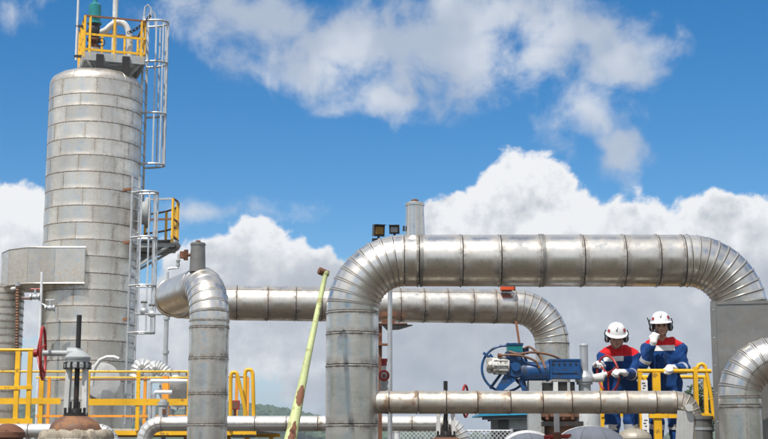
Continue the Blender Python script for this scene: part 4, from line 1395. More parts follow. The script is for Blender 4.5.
# scotch yoke arm: round half, flange, square half
MB().lathe([(0, m1 * 8), (m1 * 4, m1 * 9.6), (m1 * 26, m1 * 9.2), (m1 * 27, m1 * 7)], Q(520, 371.5, -.02), (1, 0, .012), 28).build('spring_barrel', 'blue_paint', ac)
MB().lathe([(0, m1 * 10.4), (m1 * 2, m1 * 10.4)], Q(546, 371, -.02), (1, 0, .012), 28).build('barrel_flange', 'blue_paint', ac)
yb = MB().box(Q(563, 369.8, -.02), (m1 * 29, m1 * 18, m1 * 18)).build('yoke_box', 'blue_paint', ac)
MB().box(Q(563, 360.4, -.02), (m1 * 30.5, m1 * 19.5, m1 * 1.6)).build('box_lid', 'blue_paint', yb)
MB().box(Q(578.4, 369.8, -.02), (m1 * 1.8, m1 * 20, m1 * 20)).build('end_plate', 'blue_paint', yb)
MB().box(Q(549.6, 369.8, -.02), (m1 * 1.8, m1 * 20, m1 * 20)).build('end_plate', 'blue_paint', yb)
MB().box(Q(563, 372, -.02 - m1 * 9.4), (m1 * 24, .012, m1 * 3)).build('name_strip', 'blue_paint', yb)
for k in range(5):
    MB().cyl(Q(552 + k * 5.6, 364.5, -.02 - m1 * 8.9), Q(552 + k * 5.6, 364.5, -.02 - m1 * 9.8), .012, n=6).build('box_bolt', 'dark_steel', yb)
for pts in (((523, 350, -.02), (528, 347, -.05), (534, 351, -.08), (541, 360, -.08), (544, 369, -.12)),
            ((508, 352, -.10), (518, 354.5, -.13), (530, 353, -.12), (545, 354, -.05), (556, 357, 0), (566, 362, .02)),
            ((500, 356, -.08), (510, 355.5, -.12), (522, 357, -.14), (534, 362, -.14), (538, 369, -.14))):
    MB().tube(smooth_pts([Q(*p) for p in pts]), .013, 8).build('hose', 'rusty_brown', ac)
MB().cyl(Q(497, 355.5, -.08), Q(501, 356, -.08), .022, n=10).build('hose_end', 'rust', ac)
# rod rising to the rear pipe
rod = thing('hanger_rod', 'thin rusty rod hanging from the rear pipe down to the actuator', 'rod', Q(519, 346))
MB().cyl(Q(519.5, 346, .0), Q(518.2, 319, .3), .010, n=8).build('rod', 'rust', rod)
MB().cyl(Q(520.8, 346, .02), Q(519.4, 319, .3), .005, n=6).build('cable', 'rusty_rail', rod)
# pedestal and valve below
vv = thing('control_valve', 'grey and rusty valve body carrying the blue actuator', 'valve', (Q(549, 400).x, YX, 0))
zc = Q(549, 380.5).z
for (x0, x1, y0, y1, dpt, mt_, nm) in ((528, 541, 381, 393, .22, 'grey_paint', 'mount_block'), (541.5, 552, 383, 392, .12, 'dark_steel', 'mount_gap_plate'), (552, 557, 381, 394, .2, 'pale_grey', 'mount_rib'),
                                 (557.5, 574, 382, 394, .16, 'dark_steel', 'neck_shroud'), (566, 569, 382.5, 395, .22, 'grey_paint', 'mount_rib')):
    a, b = Q(x0, y0), Q(x1, y1)
    MB().box(((a.x + b.x) / 2, YX, (a.z + b.z) / 2), (b.x - a.x, dpt, a.z - b.z)).build(nm, mt_, vv)
a = Q(550, 394)
MB().box((a.x, YX, a.z), (M(52, YX), .30, .03)).build('top_flange', 'grey_paint', vv)
MB().lathe([(0, .25), (.9, .25), (1.0, .18), (a.z - .30, .17), (a.z - .25, .24), (a.z - .2, .24), (a.z - .2, .16), (a.z - .015, .16)], (a.x + .1, YX, 0), n=28).build('body', 'rusty_brown', vv)
p = Q(533.5, 413)
MB().box((p.x, YX - .05, p.z / 2), (M(12.5, YX), .14, p.z)).build('support_column', 'grey_paint', vv)
for x in (545, 553, 561, 570):
    MB().cyl(Q(x, 420, -.22), Q(x, 412, -.22), .018, n=8).build('stud', 'rust', vv)
MB().box(Q(560, 424, -.1), (M(40, YX), .3, .05)).build('lower_flange', 'dark_steel', vv)

# ------------------------------------------------------------------ bevel gear valve turned by the left worker
bv = thing('hand_valve', 'grey gear operated valve whose red wheel the left worker turns', 'valve', (Q(586, 400).x, YX, 0))
bx_ = Q(584.5, 380)
z_ = lambda y: Q(584, y).z
MB().cyl((bx_.x, YX, z_(374)), (bx_.x, YX, z_(345.5)), m1 * 4.0, n=18).build('stem_cover', 'galvanised', bv)
MB().lathe([(0, m1 * 4.3), (.015, m1 * 4.4), (.03, m1 * 3)], (bx_.x, YX, z_(346.4)), n=18).build('stem_cap', 'galvanised', bv)
MB().lathe([(0, m1 * 9), (m1 * 4, m1 * 9.6), (m1 * 6, m1 * 9), (m1 * 9, m1 * 5.6), (m1 * 10.5, m1 * 5)], (bx_.x, YX, z_(382)), n=26).build('gear_case', 'galvanised', bv)
MB().lathe([(0, m1 * 6), (m1 * 7, m1 * 6), (m1 * 7, m1 * 8), (m1 * 9, m1 * 8)], (bx_.x, YX, z_(391.5)), n=24).build('neck', 'grey_paint', bv)
MB().lathe([(0, .16), (z_(400) - .1, .16), (z_(396) - .05, .12), (z_(391.5), .11)], (bx_.x, YX, 0), n=24).build('body', 'grey_paint', bv)
wc = P(608, 374, 15.02)
wax = Vector((-.88, -.42, -.10)).normalized()
MB().cyl((bx_.x + .05, YX, z_(378)), (wc.x - .01, 15.02, wc.z), .03, n=12).build('pinion_shaft', 'pale_grey', bv)
MB().lathe([(0, m1 * 3.5), (.06, m1 * 4.5), (.12, m1 * 4.2), (.14, m1 * 2.5)], (bx_.x + .08, YX, z_(378)), (1, 0, .02), 18).build('pinion_case', 'pale_grey', bv)
WHEEL_C, WHEEL_AX, WHEEL_R = wc, wax, m1 * 18
handwheel(bv, wc, wax, WHEEL_R, .0125, 'red_paint', 3, .03, dish=.0)

# ------------------------------------------------------------------ insulation domes along the lower edge
def gore_dome(px, ytop, Y, Rpx, label, k=8, squash=.62, turn=0.0, mat='dome_white'):
    t = P(px, ytop, Y)
    R = M(Rpx, Y)
    base = t.z - R * squash
    d = thing('insulation_dome', label, 'dome', (t.x, Y, 0), 'white insulation domes')
    for i in range(k):
        a0, a1 = 2 * math.pi * (i + .012) / k + turn, 2 * math.pi * (i + 1 - .012) / k + turn
        vs, fs = [], []
        nu, nv = 8, 6
        for u in range(nu + 1):
            ph = u / nu * math.pi / 2 * .985
            for v in range(nv + 1):
                a = a0 + (a1 - a0) * v / nv
                q = R * math.cos(ph) * (1 + (.006 if i % 2 else 0))
                vs.append((t.x + q * math.cos(a), Y + q * math.sin(a), base + R * squash * math.sin(ph) * (1 + (.006 if i % 2 else 0))))
        for u in range(nu):
            for v in range(nv):
                fs.append((u * (nv + 1) + v, u * (nv + 1) + v + 1, (u + 1) * (nv + 1) + v + 1, (u + 1) * (nv + 1) + v))
        MB().add(vs, fs).build('gore_panel', mat, d)
    MB().lathe([(0, R * .99), (base - .005, R * .99)] + [(base + R * squash * .97 * math.sin(q * math.pi / 14), R * .985 * math.cos(q * math.pi / 14)) for q in range(1, 7)], (t.x, Y, 0), n=36).build('base_drum', 'dome_dark', d)
    return d
clad('dome_white', (.72, .72, .71), 0.5, stain=(.3, .27, .22), amount=0.4, metal=0.25, dent=.15)
clad('dome_tan', (.40, .36, .29), 0.5, stain=(.2, .15, .1), amount=0.5, metal=0.3, dent=.2)
clad('dome_dark', (.35, .34, .32), 0.5, stain=(.15, .12, .1), amount=0.4, metal=0.4, dent=.15)
gore_dome(590, 425.5, 14.2, 34, 'large white segmented insulation dome below the left worker', 8, .55, .35)
gore_dome(527, 430, 14.3, 24, 'smaller white insulation dome left of the red T handle', 8, .6, .1)
gore_dome(634, 428, 14.5, 17, 'tan insulation dome between large white dome and yellow post', 6, .6, .5, 'dome_tan')
th_ = P(557, 437, 14.0)
tth = thing('tee_handle', 'red horizontal bar handle on a grey stem between the white domes', 'handle', (th_.x, 14.0, 0))
MB().cyl((th_.x, 14.0, 0), (th_.x, 14.0, P(557, 413, 14).z), .028, n=12).build('stem', 'pale_grey', tth)
MB().cyl(P(544, 437, 14.0), P(571, 435.8, 14.0), .022, n=10).build('bar', 'red_paint', tth)
MB().lathe([(-.03, .045), (.03, .045), (.04, .03)], (th_.x, 14, P(557, 436, 14).z), n=12).build('collar', 'rust', tth)

# ------------------------------------------------------------------ distant hut and wire fence
YU = 44.0
hut = thing('site_hut', 'low dark hut with bright blue roof behind the wire fence', 'building', (P(512, 440, YU).x, YU + 1.5, 0))
hx0, hx1 = P(489, 430, YU).x, P(548, 430, YU).x
hz_ = P(500, 417, YU).z
MB().box(((hx0 + hx1) / 2 + .15, YU + 1.6, hz_ / 2), (hx1 - hx0 - .3, 3.0, hz_)).build('wall', 'building_wall', hut)
a, b = P(479, 416.2, YU), P(552, 414.2, YU)
roof = MB().prism([(a.x, YU - .35, a.z), (b.x, YU - .35, b.z), (b.x, YU + 3.5, b.z + .02), (a.x, YU + 3.5, a.z + .02)], (0, 0, .05)).build('roof', 'roof_blue', hut)
for kx in range(24):
    f = (kx + .5) / 24
    q = a.lerp(b, f)
    MB().box((q.x, YU + 1.6, q.z + .07), (.05, 3.86, .03)).build('roof_rib', 'roof_blue', roof)
MB().prism([(a.x + .08, YU - .3, a.z - .12), (b.x, YU - .3, b.z - .12), (b.x, YU - .3, b.z - .004), (a.x + .08, YU - .3, a.z - .004)], (0, .08, 0)).build('fascia', 'roof_under', roof)
MB().prism([(P(487, 417.5, YU).x, YU + .05, P(487, 417.5, YU).z), (P(499, 417.5, YU).x, YU + .05, P(499, 417.5, YU).z), (P(489, 421.5, YU).x, YU + .05, P(489, 421.5, YU).z)], (0, .3, 0)).build('eave_bracket', 'roof_under', hut)
wn = MB().box((P(520, 424, YU).x, YU + .09, P(520, 424, YU).z), (.7, .03, .35)).build('window', 'lens_grey', hut)

YW = 27.5
fz = P(450, 430.5, YW).z
fx0, fx1 = P(392, 435, YW).x, P(512, 435, YW).x
fence = thing('wire_fence', 'pale chain link fence along the bottom behind the gate valve', 'fence', ((fx0 + fx1) / 2, YW, 0))
for i in range(3):
    x = fx0 + (fx1 - fx0) * i / 2
    MB().cyl((x, YW, 0), (x, YW, fz + .04), .03, n=10).build('post', 'galvanised', fence)
MB().cyl((fx0, YW, fz), (fx1, YW, fz), .018, n=8).build('top_rail', 'galvanised', fence)
mb = MB()
step = .085
k = -int(fz / step)
while fx0 + k * step < fx1:
    for s in (1, -1):
        x0 = fx0 + k * step
        xA, zA, xB, zB = (x0, 0.0, x0 + fz, fz) if s > 0 else (x0 + fz, 0.0, x0, fz)
        # clip to the panel
        if s > 0:
            if xA < fx0:
                zA += fx0 - xA; xA = fx0
            if xB > fx1:
                zB -= xB - fx1; xB = fx1
        else:
            if xB < fx0:
                zB -= fx0 - xB; xB = fx0
            if xA > fx1:
                zA += xA - fx1; xA = fx1
        if zB > zA + .02:
            yy = YW - .028 + .006 * s
            MB.beam(mb, (xA, yy, zA), (xB, yy, zB), .009, .009)
    k += 1
mb.build('wire_mesh', 'white_pipe', fence, kind='stuff')
for x, lb in ((391, 'left of two short white posts beside the foot of the front leg'), (397, 'right of two short white posts beside the foot of the front leg')):
    a = P(x, 432, 24)
    wp = thing('marker_post', lb, 'post', (a.x, 24, 0), 'short white posts')
    MB().cyl((a.x, 24, 0), a, .05, n=12).build('post', 'white_pipe', wp)
    MB().lathe([(0, .056), (.03, .056), (.05, .03), (.055, 0)], a, n=12).build('cap', 'pale_grey', wp)

# ------------------------------------------------------------------ implicit surfaces for people
def surface_net(fn, lo, hi, h):
    lo, hi = np.array(lo, float), np.array(hi, float)
    nn = np.ceil((hi - lo) / h).astype(int) + 1
    gx, gy, gz = [lo[i] + h * np.arange(nn[i]) for i in range(3)]
    X, Y, Z = np.meshgrid(gx, gy, gz, indexing='ij')
    F = fn(np.stack([X, Y, Z], -1).reshape(-1, 3)).reshape(X.shape)
    S = F < 0
    cs = tuple(n - 1 for n in nn)
    acc = np.zeros(cs + (3,))
    cnt = np.zeros(cs)
    corners = [(i, j, k) for i in (0, 1) for j in (0, 1) for k in (0, 1)]
    def sub(A, c):
        return A[c[0]:c[0] + cs[0], c[1]:c[1] + cs[1], c[2]:c[2] + cs[2]]
    for a in corners:
        for ax in range(3):
            if a[ax] == 0:
                b = list(a)
                b[ax] = 1
                fa, fb = sub(F, a), sub(F, b)
                m = (fa < 0) != (fb < 0)
                t = np.where(m, fa / np.where(m, fa - fb, 1), 0)
                for q in range(3):
                    acc[..., q] += np.where(m, a[q] + (t if q == ax else 0), 0)
                cnt += m
    act = cnt > 0
    idx = -np.ones(cs, dtype=int)
    idx[act] = np.arange(act.sum())
    I = np.argwhere(act)
    V = lo + h * (I + acc[act] / cnt[act][:, None])
    faces = []
    for ax in range(3):
        u, v = [(1, 2), (2, 0), (0, 1)][ax]
        sl0 = [slice(1, cs[i]) for i in range(3)]
        sl0[ax] = slice(0, cs[ax])
        sl1 = [slice(1, cs[i]) for i in range(3)]
        sl1[ax] = slice(1, cs[ax] + 1)
        s0, s1 = S[tuple(sl0)], S[tuple(sl1)]
        E = np.argwhere(s0 != s1)
        if not len(E):
            continue
        off = np.ones(3, int)
        off[ax] = 0
        C = E + off
        def id_(du, dv):
            c = C.copy()
            c[:, u] -= du
            c[:, v] -= dv
            return idx[c[:, 0], c[:, 1], c[:, 2]]
        q = np.stack([id_(1, 1), id_(0, 1), id_(0, 0), id_(1, 0)], 1)
        flip = ~s0[tuple(E.T)]
        q[flip] = q[flip][:, ::-1]
        faces.append(q)
    Fq = np.concatenate(faces)
    Fq = Fq[(Fq >= 0).all(1)]
    return V, Fq

def cone(p, a, b, ra, rb, sc=(1, 1, 1)):
    sc = np.array(sc)
    a, b = np.array(a) * sc, np.array(b) * sc
    q = p * sc
    ba = b - a
    t = np.clip(((q - a) @ ba) / max(ba @ ba, 1e-9), 0, 1)
    return np.linalg.norm(q - a - t[:, None] * ba, axis=1) - (ra + (rb - ra) * t)
def ell(p, c, r):
    r = np.array(r)
    q = (p - np.array(c)) / r
    l = np.linalg.norm(q, axis=1)
    return (l - 1) * r.min()
def smin(ds, k):
    d = ds[0]
    for e in ds[1:]:
        h = np.clip(.5 + .5 * (e - d) / k, 0, 1)
        d = e + (d - e) * h - k * h * (1 - h)
    return d

def net_object(name, fn, lo, hi, h, mats, parent, pick=None, angle=80):
    V, Fq = surface_net(fn, lo, hi, h)
    mb = MB()
    mb.add([tuple(v) for v in V], [tuple(f) for f in Fq])
    if pick is not None:
        C = V[Fq].mean(1)
        mb.mi = [int(i) for i in pick(C)]
    return mb.build(name, mats, parent, angle=angle)

class Frame:
    """local axes at a point: s (side), f (forward), u (up)"""
    def __init__(s, o, f, u):
        s.o = Vector(o)
        s.f = Vector(f).normalized()
        u = Vector(u)
        s.u = (u - s.f * u.dot(s.f)).normalized()
        s.s = s.u.cross(s.f)
        s.M = np.array([s.s, s.f, s.u])
    def w(s, a, b, c):
        return s.o + s.s * a + s.f * b + s.u * c
    def loc(s, p):
        return (p - np.array(s.o)) @ s.M.T

def make_glove(root, fr, curl, side, spread=.0, wrist=None):
    """fr.f finger direction, fr.u back of the hand; side +1 puts the thumb on fr.s"""
    chains = []
    for i, (off, L) in enumerate(((-.033, .030), (-.011, .034), (.011, .033), (.032, .026))):
        off *= side * -1
        p = np.array([off, .046, 0.0])
        ang = .25
        pts = [p]
        for j, l in enumerate((L * 1.25, L * .95, L * .75)):
            ang += curl * (.55 + .12 * j + .06 * i)
            pts.append(pts[-1] + np.array([off * spread, math.cos(ang), -math.sin(ang)]) * l)
        chains.append(pts)
    th = [np.array([side * .030, -.012, -.006]), np.array([side * .055, .014, -.022]), np.array([side * .052, .045, -.038 - .012 * curl]), np.array([side * .036, .064, -.046 - .014 * curl])]
    wr = fr.loc(np.array([wrist]))[0] if wrist is not None else np.array([0, -.10, 0])
    def fn(p):
        q = fr.loc(p)
        ds = [cone(q, (-.020, -.035, 0), (-.022, .040, 0), .021, .019), cone(q, (.020, -.035, 0), (.022, .040, 0), .021, .019),
              cone(q, (0, -.04, 0), (0, .038, 0), .024, .020), cone(q, (0, -.045, 0), wr, .031, .040)]
        d = smin(ds, .02)
        for ch in chains:
            d = smin([d] + [cone(q, ch[j], ch[j + 1], .0125 - .001 * j, .0115 - .001 * j) for j in range(3)], .006)
        d = smin([d] + [cone(q, th[j], th[j + 1], .016 - .002 * j, .014 - .001 * j) for j in range(3)], .01)
        return d
    o = np.array(fr.o)
    return net_object('glove', fn, o - .15, o + .15, .006, 'glove_white', root)

def make_person(label, X):
    """X: joints in world space"""
    fz = X['floor']
    root = thing('person', label, 'person', (X['pelvis'].x, X['pelvis'].y, fz), 'workers in blue and red overalls')
    n = lambda k: np.array(X[k])
    pel, che, sl, sr = n('pelvis'), n('chest'), n('shl'), n('shr')
    el, er, wl_, wr_ = n('ell'), n('elr'), n('wrl'), n('wrr')
    nk = n('neck')
    A = lambda p, dx=0, dy=0, dz=0: np.array(p) + np.array([dx, dy, dz])
    fl, frt = A(pel, -.13, .02, -.95 + .12), A(pel, .13, .0, -.95 + .12)
    fl[2] = frt[2] = fz + .10
    kl, kr = (A(pel, -.11, -.03, 0), A(pel, .11, -.03, 0))
    kl[2] = kr[2] = fz + .50
    SC = (1, 1.35, 1)
    def body(p):
        q = p * np.array(SC)
        k = np.array(SC)
        tor = [cone(q, A(pel, -.085) * k, A(pel, .085) * k, .125, .125),
               cone(q, A(pel, 0, 0, .02) * k, che * k, .150, .165),
               cone(q, A(che, -.085, 0, .02) * k, A(che, .085, 0, .02) * k, .138, .138),
               cone(q, A(che, -.07, 0, .12) * k, A(che, .07, 0, .12) * k, .10, .10)]
        d = smin(tor, .06)
        d = smin([d, cone(p, sl, (sl + nk) / 2 + [0, 0, .02], .078, .07), cone(p, sr, (sr + nk) / 2 + [0, 0, .02], .078, .07)], .05)
        d = smin([d, cone(p, A(nk, 0, .01, -.06), A(nk, 0, 0, .005), .085, .066)], .03)
        d = smin([d, cone(p, sl, el, .076, .064), cone(p, sr, er, .076, .064)], .045)
        d = smin([d, cone(p, el, wl_, .064, .046), cone(p, er, wr_, .064, .046)], .02)
        lg = [cone(p, A(pel, -.09, 0, -.05), kl, .108, .085), cone(p, kl, fl, .085, .078), cone(p, A(pel, .09, 0, -.05), kr, .108, .085), cone(p, kr, frt, .085, .078)]
        d = smin([d] + lg, .03)
        x, y, z = p[:, 0], p[:, 1], p[:, 2]
        wr = np.sin(46 * z + 9 * np.sin(11 * x + 3 * y) + 5 * np.sin(7 * z)) * .5 + np.sin(31 * x + 24 * z + 6 * np.sin(9 * z + 2 * y)) * .5
        wr2 = np.sin(22 * x - 28 * z + 4 * np.sin(13 * y)) * .6
        fold = np.abs(np.sin(14 * z + 10 * x + 3 * np.sin(8 * x - 5 * z) + 6 * y)) ** .6 - .6
        return d + .0055 * wr + .006 * wr2 + .007 * fold
    ztop = X['label'][2]
    cx = che[0]
    def pick(C):
        lim = ztop + .55 * np.maximum(0, np.abs(C[:, 0] - cx) - .14)
        ds = np.minimum(np.linalg.norm(C - sl, axis=1), np.linalg.norm(C - sr, axis=1))
        red = (C[:, 2] > lim)
        fore = np.minimum(cone(C, el, wl_, .05, .04), cone(C, er, wr_, .05, .04)) < .035
        red &= ~(fore & (ds > .14))
        return red.astype(int)
    pts = np.array([pel, che, sl, sr, el, er, wl_, wr_, nk, fl, frt])
    lo, hi = pts.min(0) - .22, pts.max(0) + .14
    lo[2] = fz + .03
    cov = net_object('overalls', body, lo, hi, .0125, ['fabric_blue', 'fabric_red'], root, pick)
    def front_y(x, z, y0):
        ys = np.linspace(y0 - .45, y0 + .2, 260)
        p = np.stack([np.full_like(ys, x), ys, np.full_like(ys, z)], 1)
        f = body(p)
        i = np.argmax(f < 0)
        return ys[i]
    # white chest strip
    def strip(name, x0, x1, z0, z1, mat, slope=0.0, lift=.006, y0=None):
        nx, nz = 12, 4
        vs = []
        for i in range(nx + 1):
            for j in range(nz + 1):
                xx = x0 + (x1 - x0) * i / nx
                zz = z0 + (z1 - z0) * j / nz + slope * (xx - (x0 + x1) / 2)
                vs.append((xx, front_y(xx, zz, che[1] if y0 is None else y0) - lift, zz))
        m = len(vs)
        vs += [(a, b + lift * .9, c) for a, b, c in vs]
        fs = []
        w = nz + 1
        for i in range(nx):
            for j in range(nz):
                q = (i * w + j, (i + 1) * w + j, (i + 1) * w + j + 1, i * w + j + 1)
                fs += [q, tuple(m + t for t in reversed(q))]
        for i in range(nx):
            for j in (0, nz):
                fs.append((i * w + j, (i + 1) * w + j, m + (i + 1) * w + j, m + i * w + j))
        for i in (0, nx):
            for j in range(nz):
                fs.append((i * w + j, i * w + j + 1, m + i * w + j + 1, m + i * w + j))
        return MB().add(vs, fs).build(name, mat, cov, angle=60)
    lx0, lx1, lz1, lz0, ls = X['strip']
    strip('chest_strip', lx0, lx1, lz0, lz1, 'sign_white', ls)
    # reflective bands round sleeves and legs
    def band(a, b, t, ra, rb, wd=.036):
        a, b = np.array(a), np.array(b)
        c = Vector(a + (b - a) * t)
        r = ra + (rb - ra) * t + .008
        ax = Vector(b - a).normalized()
        MB().lathe([(-wd / 2, r - .02), (-wd / 2, r), (wd / 2, r - .002), (wd / 2, r - .02)], c, ax, 26).build('reflective_band', 'reflective', cov)
    band(er, wr_, .22, .064, .046)
    band(el, wl_, .22, .064, .046)
    band(kl, fl, .08, .085, .078, .06)
    band(kr, frt, .08, .085, .078, .06)
    MB().tube([(cx, front_y(cx, z, che[1]) - .003, z) for z in np.linspace(lz0 - .03, pel[2], 22)], .006, 6).build('zip', 'dark_steel', cov)
    # boots
    for f_ in (fl, frt):
        def boot(p, f_=f_):
            a = np.array([f_[0], f_[1], fz + .05])
            d = smin([cone(p, a + [0, .05, -.005], a + [0, -.14, -.012], .05, .042), cone(p, a, f_ + [0, 0, .06], .052, .058)], .03)
            return np.maximum(d, (fz + .004) - p[:, 2])
        net_object('boot', boot, [f_[0] - .12, f_[1] - .26, fz - .02], [f_[0] + .12, f_[1] + .18, fz + .26], .012, 'boot_black', root)
    # head and neck
    H = Frame(X['head'], X['look'], X['headup'])
    nloc = H.loc(np.array([A(nk, 0, .02, -.05)]))[0]
    def head(p):
        q = H.loc(p)
        d = smin([ell(q, (0, -.012, .03), (.074, .094, .100)), cone(q, (0, .045, -.070), (0, .062, -.082), .043, .030), ell(q, (0, .02, -.03), (.066, .072, .075))], .03)
        d = smin([d, cone(q, (0, .078, .004), (0, .103, -.030), .009, .0125)], .012)
        d = smin([d, cone(q, (-.014, .090, -.034), (.014, .090, -.034), .010, .010)], .010)
        d = smin([d, cone(q, (-.04, .070, .022), (.04, .070, .022), .013, .013)], .014)
        for s in (-1, 1):
            d = -smin([-d, cone(q, (s * .031, .098, .004), (s * .031, .09, .004), .012, .012)], .008)
            d = smin([d, ell(q, (s * .045, .055, -.030), (.024, .026, .022))], .02)
            d = smin([d, ell(q, (s * .078, -.012, -.008), (.010, .018, .030))], .006)
        d = smin([d, cone(q, (-.018, .083, -.058), (.018, .083, -.058), .0085, .0085)], .006)
        d = -smin([-d, cone(q, (-.020, .098, -.0555), (.020, .098, -.0555), .004, .004)], .004)
        return smin([d, cone(q, (0, -.025, -.05), nloc, .052, .058)], .03)
    o = np.array(H.o)
    bd = net_object('body', head, np.minimum(o - .16, np.array(nk) - .1), np.maximum(o + .17, np.array(nk) + .1), .0062, 'skin', root)
    for s in (-1, 1):
        MB().ball(H.w(s * .031, .078, .005), .0125, 12, 8).build('eye', 'eye_dark', bd)
        MB().tube([H.w(s * .014, .086, .020), H.w(s * .03, .088, .0245), H.w(s * .048, .078, .020)], .0042, 6).build('eyebrow', 'hair_black', bd)
    MB().tube([H.w(-.02, .088, -.060), H.w(0, .0945, -.061), H.w(.02, .088, -.060)], .0048, 6).build('lower_lip', 'lip', bd)
    def hair(p):
        q = H.loc(p)
        d = ell(q, (0, -.018, .028), (.080, .097, .104))
        return np.maximum(np.maximum(d, q[:, 1] - (.015 + .5 * np.maximum(q[:, 2], 0))), -.06 - q[:, 2])
    net_object('hair', hair, o - .16, o + .16, .010, 'hair_black', root)
    # hard hat
    def hatp(th, ph, off=0.0):
        """th round the head from forward, ph from rim 0 to crown 90"""
        c, s = math.cos(th), math.sin(th)
        r = math.cos(ph) ** .72
        return H.w(s * (.108 + off) * r, -.005 + c * (.130 + off) * r, .050 + (.118 + off) * math.sin(ph) ** 1.05 - .012 * (c > 0) * 0)
    vs, fs = [], []
    n_, m_ = 40, 9
    for i in range(-3, m_ + 1):
        for k in range(n_):
            th = 2 * math.pi * k / n_
            c, s = math.cos(th), math.sin(th)
            if i < 0:
                e = (-i) / 3
                ext = e * (.016 + .042 * max(0, c) ** 2.2)
                vs.append(H.w(s * (.108 + ext), -.005 + c * (.130 + ext), .050 - e * (.004 + .014 * max(0, c) ** 2)))
            else:
                ph = math.pi / 2 * (i / m_) * .985
                vs.append(hatp(th, ph, .004 * max(0, math.sin(ph)) * (abs(s) < .25)))
    rows = [2, 1, 0] + list(range(3, 3 + m_ + 1))
    order = [0, 1, 2] + list(range(3, 3 + m_ + 1))
    for i in range(len(order) - 1):
        a, b = order[i], order[i + 1]
        for k in range(n_):
            fs.append((a * n_ + k, a * n_ + (k + 1) % n_, b * n_ + (k + 1) % n_, b * n_ + k))
    fs.append(tuple((len(order) - 1) * n_ + k for k in range(n_)))
    hat = MB().add(vs, fs).build('hard_hat', 'helmet_white', root, angle=50)
    sm_ = hat.modifiers.new('thick', 'SOLIDIFY')
    sm_.thickness = .004
    MB().tube([H.w(.124 * math.sin(t), -.005 + math.cos(t) * (.146 + .042 * max(0, math.cos(t)) ** 2.2), .046 - .014 * max(0, math.cos(t)) ** 2) for t in [2 * math.pi * k / 40 for k in range(40)]], .0045, 6, closed=True).build('brim_edge', 'helmet_white', hat)
    def decal(pts, wd, mat, name):
        """a stroke lying on the shell; pts are (th, ph)"""
        MB().tube([hatp(t, p_, .003) for t, p_ in pts], wd, 5).build(name, mat, hat)
    decal([(-.16, .62), (-.10, .50), (-.02, .60), (.06, .72)], .004, 'black_plastic', 'emblem_stroke')
    decal([(-.12, .42), (-.03, .48), (.06, .50)], .0035, 'black_plastic', 'emblem_stroke')
    decal([(.02, .84), (.09, .78), (.05, .66)], .0035, 'black_plastic', 'emblem_stroke')
    def sticker(th0, th1, p0, p1, mat):
        vs, fs = [], []
        for i in range(5):
            for j in range(5):
                vs.append(hatp(th0 + (th1 - th0) * i / 4, p0 + (p1 - p0) * j / 4, .0035))
        for i in range(4):
            for j in range(4):
                fs.append((i * 5 + j, i * 5 + j + 1, (i + 1) * 5 + j + 1, (i + 1) * 5 + j))
        MB().add(vs, fs).build('sticker', mat, hat)
    sticker(.75, 1.25, .25, .6, 'red_paint')
    sticker(-1.25, -.85, .22, .5, 'red_paint')
    # ear defenders
    for s in (-1, 1):
        cup = MB()
        cup.lathe([(-.026, .036), (-.024, .045), (.006, .045), (.020, .038), (.028, .024), (.030, 0)], H.w(s * .106, -.006, -.016), H.s * s, 20)
        cu = cup.build('ear_cup', 'black_plastic', root)
        MB().torus(H.w(s * .110, -.006, -.016), H.s, .0435, .0075, 24, 6).build('cup_ring', 'grey_paint', cu)
        MB().ball(H.w(s * .134, -.006, -.016), (.008, .008, .014), 10, 6).build('cup_badge', 'grey_paint', cu)
        MB().tube([H.w(s * .126, -.006, .010), H.w(s * .134, -.010, .040), H.w(s * .120, -.010, .085)], .007, 6).build('cup_arm', 'black_plastic', cu)
    MB().tube([H.w(-.075, .02, .02), H.w(-.070, .04, -.05), H.w(-.03, .062, -.108), H.w(.03, .062, -.108), H.w(.070, .04, -.05), H.w(.075, .02, .02)], .005, 6).build('chin_strap', 'black_plastic', root)
    return root, H

YP = 15.6
FZ = P(663, 310, YP).z - 1.80
def pj(x, y, Y):
    return P(x, y, Y)
def at_floor(px, Y, h):
    p = P(px, 400, Y)
    p.z = FZ + h
    return p

# right worker: one hand to the mouth with a radio, the other on the rail
YRL = 15.26
zrl = P(660, 371, YRL).z
XB = dict(floor=FZ, pelvis=at_floor(665, 15.66, .96), chest=pj(663.5, 357, 15.64), neck=pj(662.5, 341.5, 15.60), shl=pj(648, 349.5, 15.62), shr=pj(679.5, 349.0, 15.62),
          ell=pj(643.5, 364.5, 15.45), elr=pj(684.0, 368.0, 15.58), wrl=pj(652.0, 346.5, 15.34), wrr=pj(675.0, 368.2, 15.36),
          head=pj(661.0, 326.0, 15.53), look=(-.12, -1, -.10), headup=(-.05, -.05, 1),
          label=pj(664, 345.5, 15.45), strip=None)
c0, c1 = pj(654, 345, 15.5), pj(675.5, 350.5, 15.5)
XB['strip'] = (c0.x, c1.x, c0.z, c1.z, .03)
personB, HB = make_person('worker in white helmet holding a radio to the mouth, one hand on the yellow rail', XB)
make_glove(personB, Frame(pj(654.2, 338.5, 15.32), (.30, .12, .95), (-.35, -.9, .25)), 1.25, 1, wrist=pj(652.0, 346.0, 15.34))
make_glove(personB, Frame(Vector((pj(669.5, 367, YRL).x, YRL + .01, zrl + .040)), (-.25, -1, -.12), (0, 0, 1)), 1.15, -1, wrist=pj(675.0, 368.0, 15.36))
MB().tube([HB.w(-.118, 0, .0), HB.w(-.135, .01, .05), HB.w(-.15, .01, .105)], .006, 6).build('antenna', 'black_plastic', personB)
MB().tube(smooth_pts([HB.w(-.105, .02, -.03), HB.w(-.085, .08, -.055), HB.w(-.04, .115, -.062)]), .005, 6).build('microphone_boom', 'black_plastic', personB)
rp = pj(655.5, 338.8, 15.37)
rdo = thing('radio', 'small black handheld radio in the glove of the right worker', 'radio', rp - Vector((0, 0, .06)))
rr = Matrix.Rotation(.35, 3, 'Y')
